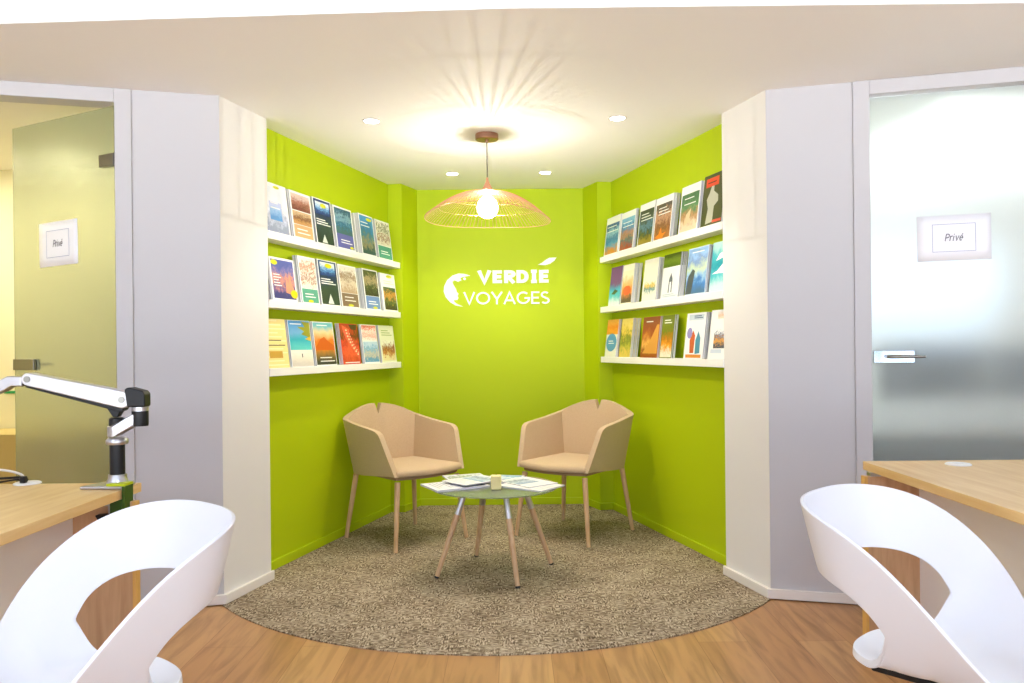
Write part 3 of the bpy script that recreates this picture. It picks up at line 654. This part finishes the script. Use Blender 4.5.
# ------------------------------------------------------------------ tub armchairs
def tub_chair(loc, rz, label):
    """faces local -y"""
    o = empty('tub_armchair', (loc[0], loc[1], .0052), rz, label, 'armchair', 'beige tub armchairs in the alcove')
    # plan stations from left arm tip round the back to the right arm tip: bottom xy, top xy, top z
    def half_side():
        st = []
        # arm: front -> rear corner
        pr = [(-.262, -.178, .628), (-.259, -.166, .660), (-.253, -.150, .684), (-.24, -.122, .699), (-.19, -.08, .706), (-.12, -.02, .712), (-.05, .045, .719), (.03, .115, .728), (.12, .19, .739)]
        for y0, y1, z in pr:
            q = (y0+.262)/.5; x0 = .262-.022*q
            st.append(((x0, y0), (x0+.155*(z-.42), y1), z))
        cor = [((.240, .210), (.292, .256), .749), ((.232, .234), (.284, .276), .754), ((.212, .246), (.262, .290), .766), ((.16, .258), (.19, .310), .796), ((.10, .266), (.115, .328), .821), ((.05, .270), (.06, .338), .832), ((.022, .271), (.024, .340), .834)]
        return st+cor
    hs = half_side()
    st = [((-a[0], a[1]), (-b[0], b[1]), z) for a, b, z in hs]+[((0, .271), (0, .334), .764)]+hs[::-1]
    # inward direction per station gives the upholstered thickness
    nh = len(hs); TH = .034
    inw = [(1, 0)]*(nh-7)+[(1, -.2), (1, -.7), (.75, -1), (.12, -1), (.06, -1), (.03, -1), (0, -1)]
    inw = inw+[(0, -1)]+[(-x, y) for x, y in inw[::-1]]
    m = MB(); NZ = 7; ids = []
    for (a, b, z), (nx, ny) in zip(st, inw):
        col = []
        z0 = .408+.028*max(0, min(1, (.1-a[1])/.3))
        for side in (0, 1):
            k = TH*side
            rng = range(NZ+1) if not side else range(NZ, -1, -1)
            for j in rng:
                t = j/NZ
                col.append(m.vert((a[0]+(b[0]-a[0])*t+nx*k, a[1]+(b[1]-a[1])*t+ny*k, z0+(z-z0)*t)))
        ids.append(col)
    for c0, c1 in zip(ids[:-1], ids[1:]):
        n = len(c0)
        for j in range(n): m.face([c0[j], c1[j], c1[(j+1) % n], c0[(j+1) % n]])
    for c in (ids[0], ids[-1]):
        for j in range(NZ): m.face([c[j], c[j+1], c[2*NZ-j], c[2*NZ+1-j]])
    sh = m.build('shell', FABRIC, o, bevel=.009, seg=3)
    sh.modifiers['edge'].angle_limit = math.radians(42); sh.modifiers['edge'].harden_normals = False
    w_ = sh.modifiers.new('normals', 'WEIGHTED_NORMAL'); w_.keep_sharp = True
    # seat pan under the cushion
    def outline(k, n=40, dx=0):
        pts = []
        hw = .232*k; yb, yf = .232*k, -.262
        pts += [(-hw+.0, yb), (hw, yb)]
        for i in range(13):
            s = -1+2*i/12
            pts.append((hw*(-s)*(1.06 if abs(s) > .9 else 1.05), yf-.058*(1-s*s)))
        return pts
    ol = outline(1)
    m = MB(); m.plan([(x*.94, y*.88) for x, y in ol], .412, .4325); m.build('seat_base', mat('felt underside', rgb(150, 122, 92), .9), o)
    def ring(k, z): 
        cx, cy = 0, -.03
        return [(cx+(x-cx)*k, cy+(y-cy)*k, z) for x, y in dense]
    dense = []
    for i in range(len(ol)):
        a, b = ol[i], ol[(i+1) % len(ol)]
        nseg = 10 if (Vector(a)-Vector(b)).length > .2 else 2
        for j in range(nseg): dense.append((a[0]+(b[0]-a[0])*j/nseg, a[1]+(b[1]-a[1])*j/nseg))
    m = MB(); m.grid([ring(.955, .4325), ring(.985, .437), ring(1.0, .450), ring(.985, .465), ring(.95, .473), ring(.8, .480), ring(.5, .485), ring(.15, .487), ring(.01, .487)], True, True)
    m.build('seat_cushion', FABRIC, o, smooth=True)
    for sx, sy in ((-1, -1), (1, -1), (1, 1), (-1, 1)):
        tx, ty, bx_, by_ = .222*sx, (.222 if sy > 0 else .232)*sy, .268*sx, .272*sy
        m = MB(); m.tube([(tx, ty, .402), (bx_, by_, .0008)], [.0175, .0125], 14); m.build('leg', LEGW, o, smooth=True)
    m = MB(); m.box(-.2715, -.2675, .12, .14, .50, .53)
    return o
ca = tub_chair((-.680, 4.985), math.radians(43), 'beige upholstered tub armchair under the left brochure shelves')
cb = tub_chair((.392, 5.07), math.radians(-37), 'beige upholstered tub armchair under the right brochure shelves')
m = MB(); m.box(-.005, .005, .318-.002, .330, .0, .035)
tb = m.build('fabric_tag', BLACK, ca, bevel=.002, loc=(-.215, -.03, .56)); tb['label'] = 'small black tag on the back'

# ------------------------------------------------------------------ coffee table
TX, TY = -.100, 4.215
tab = empty('coffee_table', (TX, TY, .0052), 0, 'round glass coffee table on four splayed wooden legs with metal sleeves', 'table')
ZT = .458
m = MB(); m.lathe([(0, ZT-.010), (.331, ZT-.010), (.336, ZT-.0075), (.336, ZT-.0025), (.331, ZT), (0, ZT)], k=72); m.build('glass_top', TABLEG, tab, smooth=True)
for q in range(4):
    a = math.radians(21+90*q)
    ft = Vector((math.cos(a)*.326, math.sin(a)*.326, .0008)); tp = Vector((math.cos(a)*.165, math.sin(a)*.165, ZT-.0135))
    mid = tp+(ft-tp)*.27
    lg = MB(); lg.tube([mid, ft+(tp-ft)*.015], [.0165, .0120], 16); lo = lg.build('leg', LEGW, tab, smooth=True)
    m = MB(); m.tube([tp, tp+(ft-tp)*.28], [.0150, .0178], 16); m.build('metal_sleeve', CHROME, lo, smooth=True)
    m = MB(); m.lathe([(0, 0), (.034, 0), (.034, .003), (0, .003)], (tp.x, tp.y, ZT-.0135), 24); m.build('mounting_disc', CHROME, lo)
    m = MB(); m.tube([ft+(tp-ft)*.02, ft], [.0128, .0128], 12); m.build('foot_cap', BLACK, lo)

def magazine(cx, cy, z, w, h, t, rz, cover, label, grp='magazines on the glass coffee table'):
    o = brochure(label, w, h, t, cover, grp, 1)
    for ch in o.children: pass
    o['category'] = 'magazine'; o.name = 'magazine'
    o.matrix_world = Matrix.Translation((cx, cy, z+t)) @ Matrix.Rotation(rz, 4, 'Z') @ Matrix.Rotation(-PI/2, 4, 'X') @ Matrix.Translation((0, 0, -h/2))
    return o
z0 = ZT+.0052+.0006
R_ = math.radians
magazine(-.31, 4.19, z0, .23, .30, .010, R_(-62), [('bg', K(236, 236, 240)), ('pic', .05, .5, .95, .95, pic('mag a', [K(120,130,150), K(200,205,215), K(90,100,120)], 6, .6)), ('lines', .1, .12, .8, .4, 5, K(170,172,180))], 'open white magazine overhanging the left edge of the glass coffee table')
magazine(-.25, 4.34, z0+.0, .22, .29, .006, R_(18), [('bg', K(226, 228, 236)), ('pic', .04, .03, .96, .97, pic('mag b', [K(60,70,90), K(150,170,200), K(230,235,240), K(100,130,60), K(220,224,230)], 5, .6))], 'magazine with grey and green photos lying at the back left of the glass coffee table') .location.z += .0115
magazine(-.215, 4.25, z0+.0195, .20, .27, .005, R_(-48), [('bg', K(240, 240, 244)), ('pic', .06, .45, .94, .9, pic('mag c', [K(120,160,200), K(220,228,236), K(70,110,150), K(210,220,230)], 6, .6)), ('lines', .1, .1, .8, .36, 4, K(180,182,190))], 'white magazine with a pale blue photo lying on top of the left pile')
magazine(-.055, 4.375, z0, .19, .25, .008, R_(-12), [('bg', K(230, 234, 240)), ('pic', .05, .05, .95, .95, pic('mag d', [K(50,80,120), K(120,170,210), K(225,232,238), K(90,150,190)], 5, .6))], 'blue magazine lying at the back middle of the glass coffee table behind the candle')
magazine(.09, 4.168, z0, .215, .29, .007, R_(52), [('bg', K(240, 238, 236)), ('pic', .3, .55, .95, .92, pic('mag e', [K(150,180,205), K(228,230,234), K(180,200,215)], 5, .5)), ('lines', .08, .1, .7, .4, 4, K(206,202,200))], 'pale magazine overhanging the right edge of the glass coffee table')
magazine(.075, 4.245, z0+.0078, .20, .27, .004, R_(38), [('bg', K(238, 238, 242)), ('pic', .05, .35, .75, .92, pic('mag f', [K(120,150,190), K(220,228,236), K(60,100,140), K(226,230,236)], 6, .6))], 'blue and white leaflet lying on top of the right magazine')
cnd = empty('candle', (-.090, 4.10, ZT+.0054), 0, 'pale yellow candle in a square holder on the glass coffee table', 'candle')
m = MB(); m.box(-.027, .027, -.027, .027, 0, .072); m.build('holder', mat('pale yellow wax', rgb(236, 222, 160), .45), cnd, bevel=.006, seg=3)
m = MB(); m.tube([(0, 0, .0725), (.001, 0, .081)], .0012, 6); m.build('wick', BLACK, cnd)

# ------------------------------------------------------------------ white swivel chairs
def swivel_chair(loc, rz, label):
    o = empty('swivel_chair', (loc[0], loc[1], .0), rz, label, 'chair', 'white swivel chairs at the desks')
    A, B_, N_, KK = .2774, .2551, 2.546, -.0454
    Z = (.3808, .7242, .7759, .8024)
    def rim(ph):
        c, s = math.cos(ph), math.sin(ph)
        y = B_*math.copysign(abs(s)**(2/N_), s); t = (y+B_)/(2*B_)
        x = A*math.copysign(abs(c)**(2/N_), c)*(1+KK*(t-.5))
        z = Z[0]*(1-t)**3+3*Z[1]*t*(1-t)**2+3*Z[2]*t*t*(1-t)+Z[3]*t**3
        return Vector((x, y, z))
    RS = .60
    def surf(ph, t):
        r = rim(ph); q = min(1, t/.5); w = max(0, (t-.5)/.5)
        ov = max(0, min(1, (r.z-.45)/.15)); ov = ov*ov*(3-2*ov)          # 0 at the waterfall front, 1 where the wall stands
        zc = .412; ze = .412+.014*ov
        if t <= .5:
            return Vector((r.x*RS*q, r.y*RS*q-.014*(1-q), zc+(ze-zc)*q**3))
        rr = RS+(1-RS)*(w+.04*math.sin(w*PI)*ov)
        lift = (w**1.18)*ov+(1-ov)*w**1.8
        return Vector((r.x*rr, r.y*rr, ze+(r.z-ze)*lift))
    NP = 180; rows_l = []; rows_u = []
    HALF = 89.0
    n1, n2 = 12, 9
    m = MB(); low = []; up = []
    for i in range(NP):
        ph = 2*PI*i/NP
        dg = ((math.degrees(ph)-90+180) % 360)-180
        q = abs(dg)/HALF
        op = math.sqrt(max(0, 1-q**8)) if q < 1 else 0
        tm = .70
        tl = tm-(tm-.485)*op; tu = tm+(.795-tm)*op
        low.append([surf(ph, tl*j/n1) for j in range(n1+1)])
        if op > .12:
            e = low[-1][-1]; e2 = Vector((e.x*1.012, e.y*1.012, e.z-.020*min(1, op*1.4)))
            low[-1].append(e2)
        else:
            low[-1].append(low[-1][-1].copy())
        up.append([surf(ph, tu+(1-tu)*j/n2) for j in range(n2+1)])
    def ringgrid(R, skip_first_deg=False):
        ids = [[m.vert(p) for p in r] for r in R]
        for i in range(len(ids)):
            a, b = ids[i], ids[(i+1) % len(ids)]
            for j in range(len(a)-1): m.face([a[j], b[j], b[j+1], a[j+1]])
    ringgrid(low); ringgrid(up)
    sh = m.build('seat_shell', PLASTIC, o)
    bm = bmesh.new(); bm.from_mesh(sh.data)
    bmesh.ops.remove_doubles(bm, verts=bm.verts, dist=2e-4)
    bmesh.ops.dissolve_degenerate(bm, edges=bm.edges, dist=1e-5)
    bmesh.ops.recalc_face_normals(bm, faces=bm.faces)
    for f in bm.faces: f.smooth = True
    # normals towards the sitter
    f = min(bm.faces, key=lambda f: (f.calc_center_median()-Vector((0.05, 0, .437))).length)
    if f.normal.z < 0: bmesh.ops.reverse_faces(bm, faces=bm.faces)
    bm.to_mesh(sh.data); bm.free()
    sd = sh.modifiers.new('thick', 'SOLIDIFY'); sd.thickness = .010; sd.offset = -1
    bv = sh.modifiers.new('edge', 'BEVEL'); bv.width = .003; bv.segments = 2; bv.limit_method = 'ANGLE'; bv.angle_limit = math.radians(50)
    ss = sh.modifiers.new('sub', 'SUBSURF'); ss.levels = 1; ss.render_levels = 1
    m = MB(); m.box(-.09, .09, -.09, .09, .372, .390); m.build('mounting_plate', BLACK, o, bevel=.006)
    m = MB(); m.lathe([(0, .02), (.03, .02), (.028, .20), (.020, .21), (.018, .371), (0, .371)], k=24); m.build('gas_column', CHROME, o, smooth=True)
    m = MB(); m.lathe([(0, .0008), (.215, .0008), (.22, .004), (.21, .010), (.05, .022), (.034, .034), (0, .034)], k=56); m.build('round_base', CHROME, o, smooth=True)
    return o
swivel_chair((-.955, 1.855), math.radians(-42.6), 'white moulded swivel chair with open back at the left desk')
swivel_chair((1.024, 1.992), math.radians(43.2), 'white moulded swivel chair with open back at the right desk')

# ------------------------------------------------------------------ desks
def desk(sgn, xe, yb, label, panel_x0, panel_x1, ypan, zt):
    o = empty('desk', (xe+sgn*.5, yb-.8, 0), 0, label, 'desk', 'maple desks at both sides')
    X, Y = o.location.x, o.location.y
    L = lambda x: x-X
    a, b = sorted((L(xe), L(xe+sgn*1.15)))
    m = MB(); m.box(a, b, -.80, .80, zt-.032, zt); m.build('desk_top', MAPLE, o, bevel=.002)
    a, b = sorted((L(panel_x0), L(panel_x1)))
    m = MB(); m.box(a, b, ypan-Y, ypan-Y+.03, 0, zt-.046); pn = m.build('leg_panel', PANEL, o, bevel=.001)
    e0 = L(panel_x0); a2, b2 = sorted((e0-sgn*.0005, e0-sgn*.012))
    m = MB(); m.box(a2, b2, ypan-Y-.001, ypan-Y+.031, .0, zt-.046); ee = m.build('edge_band', EDGE, pn); ee['label'] = 'bright maple edge strip'
    for dx in (.03, .17):
        xx = L(panel_x0+sgn*dx); m = MB(); m.box(xx-.02, xx+.02, ypan-Y, ypan-Y+.03, zt-.046, zt-.032); m.build('spacer', CHROME, o)
    a, b = sorted((L(panel_x1), L(panel_x1+sgn*.02)))
    m = MB(); m.box(a, b, -.80, ypan-Y+.03, .02, zt-.04); m.build('side_panel', mat('white laminate', rgb(236, 234, 232), .45), o, bevel=.001)
    return o
desk(-1, -1.325, 2.815, 'maple topped desk with monitor arm on the left edge of the room', -1.305, -1.508, 2.70, .731)
desk(1, 1.356, 3.065, 'maple topped desk in front of the closed glass door on the right', 1.337, 1.53, 2.98, .743)
def grommet(px, py, label, zt):
    Y = (H-zt)*F/(py-hor(px)); x = (px-512)/F*Y
    o = empty('cable_grommet', (x, Y, zt+.0004), 0, label, 'grommet')
    m = MB(); m.lathe([(0.0, 0), (.045, 0), (.045, .003), (.040, .006), (.027, .0065), (.0, .0065)], k=36); m.build('flange', SHELF, o, smooth=True)
    m = MB(); m.lathe([(0, .0066), (.02, .0066), (.02, .0082), (0, .0082)], k=24); m.build('cap', SHELF, o)
    return o
gl = grommet(26, 487.5, 'round white cable grommet on the left desk', .731)
gr = grommet(957, 461.5, 'round white cable grommet on the right desk', .743)
gx, gy = gl.location.x, gl.location.y
def cable(pts, r, m_, label, name):
    P = [Vector(p) for p in pts]; out = []
    for i in range(len(P)-1):
        p0, p1, p2, p3 = P[max(i-1, 0)], P[i], P[i+1], P[min(i+2, len(P)-1)]
        for j in range(8):
            t = j/8
            out.append(.5*((2*p1)+(p2-p0)*t+(2*p0-5*p1+4*p2-p3)*t*t+(3*p1-p0-3*p2+p3)*t**3))
    out.append(P[-1])
    m = MB(); m.tube(out, r, 8); o = m.build(name, m_, smooth=True); tag(o, label, 'cable', 'cables on the left desk'); return o
gz = .7415
cable([(gx-.012, gy, gz), (gx-.02, gy-.005, 0.7660), (gx-.08, gy-.03, 0.7860), (gx-.16, gy-.05, 0.7810), (gx-.28, gy-.07, 0.7410)], .0042, CABLEW, 'white cable curving up out of the left desk grommet', 'cable')
cable([(gx+.004, gy-.01, gz), (gx-.006, gy-.012, 0.7560), (gx-.06, gy-.05, 0.7590), (gx-.16, gy-.10, 0.7630), (gx-.28, gy-.12, 0.7510)], .0045, BLACK, 'upper black cable running left from the desk grommet', 'cable')
cable([(gx-.002, gy-.028, gz), (gx-.02, gy-.03, 0.7510), (gx-.07, gy-.10, 0.7480), (gx-.15, gy-.17, 0.7410), (gx-.26, gy-.22, 0.7365)], .0035, BLACK, 'lower black cable looping down onto the left desk top', 'cable')
m = MB(); m.box(gx-.008, gx+.012, gy-.034, gy-.018, .7385, .763)
tag(m.build('cable_clip', BLACK, bevel=.003), 'small black clip gathering the cables at the left grommet', 'clip')

# ------------------------------------------------------------------ monitor arm clamped to the left desk
BX, BY = -1.365, 2.725
arm = empty('monitor_arm', (BX, BY, .7315), 0, 'silver and black articulated monitor arm clamped to the left desk', 'monitor arm')
def ap(px, py, Y=BY): p = at(px, py, Y); return Vector((p.x-BX, p.y-BY, p.z-.7405+.003))
m = MB(); m.plan([(-.105, -.05), (.035, -.05), (.04, -.045), (.04, .045), (.035, .05), (-.07, .05)], .0, .011); m.build('base_plate', CHROME, arm, bevel=.004, seg=3)
m = MB(); m.lathe([(0, .011), (.036, .011), (.034, .024), (.030, .03), (.030, .045), (0, .045)], k=28); m.build('base_collar', CHROME, arm, smooth=True)
m = MB(); m.lathe([(0, .045), (.0245, .045), (.0245, .148), (0, .148)], k=28); m.build('pole', BLACK, arm, smooth=True)
m = MB(); m.lathe([(0, .148), (.034, .148), (.036, .154), (.036, .162), (.030, .170), (.0, .170)], k=28); m.build('pole_collar', CHROME, arm, smooth=True)
ez = .245
def link(mb, a, b, ra, rb, zlo, zhi, zlo2, zhi2, k=12):
    """flat link with round ends between plan points a and b"""
    a, b = Vector(a), Vector(b); t = (b-a).normalized(); n_ = Vector((-t.y, t.x))
    A0 = [a+(n_*math.cos(PI*i/k)-t*math.sin(PI*i/k))*ra for i in range(k+1)]
    B0 = [b+(-n_*math.cos(PI*i/k)+t*math.sin(PI*i/k))*rb for i in range(k+1)]
    pl = A0+B0; n = len(pl)
    def zz(p, lo1, lo2):
        s = max(0, min(1, (p-a).dot(t)/(b-a).length)); return lo1+(lo2-lo1)*s
    lo = [mb.vert((p.x, p.y, zz(p, zlo, zlo2))) for p in pl]; hi = [mb.vert((p.x, p.y, zz(p, zhi, zhi2))) for p in pl]
    mb.face(lo[::-1]); mb.face(hi)
    for i in range(n): mb.face([lo[i], lo[(i+1) % n], hi[(i+1) % n], hi[i]])
E1 = ap(139.5, 410)
m = MB(); link(m, (0, 0), (E1.x, E1.y), .031, .022, .172, .212, .222, .262); m.build('lower_link', CHROME, arm, bevel=.005, seg=3)
m = MB(); m.lathe([(0, .205), (.026, .205), (.026, .236), (.020, .240), (0, .240)], k=24); m.build('pole_cap', BLACK, arm, smooth=True)
m = MB(); m.lathe([(0, -.040), (.026, -.040), (.027, -.034), (.027, .012), (0, .012)], (E1.x, E1.y, .250), 28); m.build('lower_joint', BLACK, arm, smooth=True)
m = MB(); m.lathe([(0, .262), (.0275, .262), (.0275, .276), (0, .276)], (E1.x, E1.y, 0), 28); m.build('joint_ring', CHROME, arm, smooth=True)
T1, T0 = ap(133, 401), ap(31, 381)          # the spring arm's two pivots (right and left)
m = MB(); jx = E1.x
m.prism([(jx-.036, E1.y-.026, .276), (jx+.027, E1.y-.026, .276), (jx+.027, E1.y-.026, .322), (jx+.018, E1.y-.026, .332), (jx-.03, E1.y-.026, .345), (jx-.044, E1.y-.026, .338)], (0, .052, 0))
m.build('elbow_block', BLACK, arm, bevel=.007, seg=3)
def capsule(mb, p, q, rp, rq, y0, y1, k=10):
    p, q = Vector((p.x, p.z)), Vector((q.x, q.z)); t = (q-p).normalized(); n_ = Vector((-t.y, t.x))
    pl = [p+(n_*math.cos(PI*i/k)-t*math.sin(PI*i/k))*rp for i in range(k+1)]+[q+(-n_*math.cos(PI*i/k)+t*math.sin(PI*i/k))*rq for i in range(k+1)]
    mb.prism([(a.x, y0, a.y) for a in pl], (0, y1-y0, 0))
m = MB(); Ta = Vector((T1.x-.03, 0, T1.z+.002)); capsule(m, T0, Ta, .022, .029, -.024, .024)
m.build('spring_arm', mat('light silver cover', rgb(214, 212, 214), .3, metal=.7), arm, bevel=.004, seg=2)
m = MB(); lo0 = T0+Vector((.0, 0, -.018)); lo1 = Ta+Vector((-.01, 0, -.024)); capsule(m, lo0, lo1, .012, .017, -.020, .020)
m.prism([(Ta.x-.055, -.015, Ta.z-.03), (Ta.x-.005, -.015, Ta.z-.035), (Ta.x-.02, -.015, Ta.z-.06), (Ta.x-.035, -.015, Ta.z-.06)], (0, .03, 0))
m.build('under_cover', BLACK, arm, bevel=.003)
for p in (T0, Ta):
    m = MB(); m.tube([(p.x, -.0242, p.z), (p.x, -.027, p.z)], .011, 18); m.build('pivot_screw', STEEL, arm)
m = MB(); m.box(T0.x-.075, T0.x-.012, -.014, .014, T0.z-.022, T0.z+.006); m.build('wrist_block', BLACK, arm, bevel=.003)
m = MB(); hx = ap(16, 382)
m.prism([(hx.x+.03, -.02, hx.z+.012), (hx.x-.02, -.02, hx.z+.014), (hx.x-.075, -.02, hx.z-.012), (hx.x-.075, -.02, hx.z-.052), (hx.x-.04, -.02, hx.z-.04), (hx.x-.005, -.02, hx.z-.02), (hx.x+.03, -.02, hx.z-.022)], (0, .04, 0))
m.build('head_bracket', CHROME, arm, bevel=.004)
# clamp at the desk edge
cl = MB(); cx0 = -1.325-BX
cl.prism([(cx0-.050, -.06, .0115), (cx0+.014, -.06, .0115), (cx0+.014, .00, .0115), (cx0-.035, .00, .0115)], (0, 0, .009)); cv = cl.build('clamp_cover', LIME, arm, bevel=.002)
cl = MB(); cl.box(cx0+.003, cx0+.014, -.06, 0, -.085, .0112); cl.box(cx0-.038, cx0+.0028, -.06, -.05, -.085, -.034); cb_ = cl.build('clamp_bracket', DKGREEN, arm, bevel=.002)
cl = MB(); cl.box(cx0-.075, cx0-.005, -.05, -.015, -.056, -.050); cl.tube([(cx0-.05, -.035, -.049), (cx0-.05, -.035, -.0345)], .016, 16); cl.tube([(cx0-.05, -.035, -.095), (cx0-.05, -.035, -.056)], .006, 12); cl.build('clamp_screw', CHROME, cb_)
cl = MB(); cl.prism([(cx0-.095, -.05, -.088), (cx0-.04, -.05, -.082), (cx0-.01, -.05, -.072), (cx0-.01, -.05, -.092), (cx0-.05, -.05, -.106), (cx0-.085, -.05, -.104)], (0, .03, 0)); cl.build('clamp_knob', BLACK, cb_, bevel=.003)

# ------------------------------------------------------------------ what stands behind the glass doors
od = empty('office_desk', (2.75, 4.55, 0), 0, 'white desk blurred behind the frosted right glass door', 'desk')
m = MB(); m.box(-.9, .9, -.4, .4, .71, .74); m.build('desk_top', SHELF, od, bevel=.002)
m = MB(); m.box(-.88, .88, -.43, -.4005, .73, .90); m.build('front_panel', SHELF, od)
m = MB(); m.box(-.80, .80, -.36, -.34, .06, .70); m.build('modesty_panel', mat('dark grey laminate', rgb(70, 76, 74), .5), od)
for x in (-.86, .82):
    m = MB(); m.box(x, x+.04, -.36, .36, 0, .709); m.build('leg', BLACK, od)
def monitor(x, y, rz, label):
    o = empty('computer_monitor', (x, y, .7405), rz, label, 'monitor', 'monitors behind the right glass door')
    m = MB(); m.box(-.31, .31, -.012, .02, .10, .45); m.build('screen', BLACK, o, bevel=.004)
    m = MB(); m.box(-.025, .025, .012, .03, .008, .25); m.build('stand', BLACK, o)
    m = MB(); m.box(-.12, .12, -.08, .09, 0, .008); m.build('foot', BLACK, o, bevel=.003)
monitor(2.33, 4.40, .08, 'dark monitor blurred behind the right glass door near its latch')
monitor(3.00, 4.42, -.08, 'dark monitor blurred behind the right glass door, away from its latch')
m = MB(); m.box(-.8, .8, -.2, .2, 0, .62)
tag(m.build('low_cabinet', mat('dark grey laminate', rgb(70, 76, 74), .5), loc=(2.75, 5.7, 0)), 'dark low cabinet at the back of the right office', 'cabinet')
bn = empty('waste_bin', (1.97, 3.93, 0), 0, 'green waste bin blurred low behind the right glass door', 'bin')
m = MB(); m.lathe([(0, 0), (.10, 0), (.13, .33), (.125, .33), (.097, .01), (0, .01)], k=28); m.build('bucket', mat('green bin plastic', rgb(120, 150, 40), .5), bn, smooth=True)
m = MB(); m.box(-.45, .45, -.2, .2, 0, .70)
tag(m.build('low_cabinet', mat('beige laminate', rgb(196, 176, 120), .6), loc=(-3.05, 4.99, 0)), 'beige low cabinet at the back of the left room', 'cabinet')
p = at(11, 396, 5.19); m = MB(); m.box(-.05, .05, -.006, 0, -.008, .008)
tag(m.build('wall_strip', mat('green strip', rgb(40, 150, 90), .5), loc=(p.x, 5.199, p.z)), 'thin green strip on the left room back wall', 'strip')

# ------------------------------------------------------------------ light
for x in (-2.4, 0, 2.4):
    for y in (-1.9, .3):
        light('front_room_fill_light', 'AREA', (x, y, 2.60), 19, (.84, .92, 1), (0, 0, 0), shape='RECTANGLE', size=.6, size_y=.6, spread=math.radians(140))  # unseen area lights added to light the front room from above
light('left_room_light', 'AREA', (-3.55, 4.35, 2.38), 18, (1, .91, .66), (0, 0, 0), size=.5)
light('office_fill_light', 'AREA', (3.2, 4.9, 2.385), 10, (.96, 1, 1), (0, 0, 0), size=2.2)  # unseen area light added to brighten the office behind the glass
w = bpy.data.worlds.new('daylight'); S.world = w; w.use_nodes = True
n, l = w.node_tree.nodes, w.node_tree.links
bg = n['Background']; tc = n.new('ShaderNodeTexCoord'); sp = n.new('ShaderNodeSeparateXYZ'); l.new(tc.outputs['Generated'], sp.inputs[0])
mr = n.new('ShaderNodeMapRange'); mr.inputs['From Min'].default_value = -.09; mr.inputs['From Max'].default_value = -.005; l.new(sp.outputs['Z'], mr.inputs['Value'])
r = ramp(n, [(0, (8.2, 8.8, 9.6, 1)), (1, (1.1, 1.35, 1.7, 1))]); l.new(mr.outputs[0], r.inputs['Fac'])     # unseen pavement below, brightened to light the low ceiling; sky above
l.new(r.outputs['Color'], bg.inputs['Color']); bg.inputs['Strength'].default_value = 1

# ------------------------------------------------------------------ camera
cam = bpy.data.cameras.new('camera'); co = bpy.data.objects.new('camera', cam); C.objects.link(co)
co.location = (0, 0, H); co.rotation_euler = (PI/2, math.radians(.6), 0)
cam.sensor_width = 36; cam.lens = F/1024*36; cam.shift_y = 5.5/1024; cam.clip_start = .05
S.camera = co
S.view_settings.view_transform = 'Standard'; S.view_settings.look = 'None'; S.view_settings.gamma = 1; S.view_settings.use_curve_mapping = False
S.view_settings.exposure = 0.24
S.cycles.use_denoising = True
S.cycles.max_bounces = 14; S.cycles.diffuse_bounces = 6; S.cycles.transmission_bounces = 10; S.cycles.transparent_max_bounces = 12
S.cycles.sample_clamp_indirect = 8
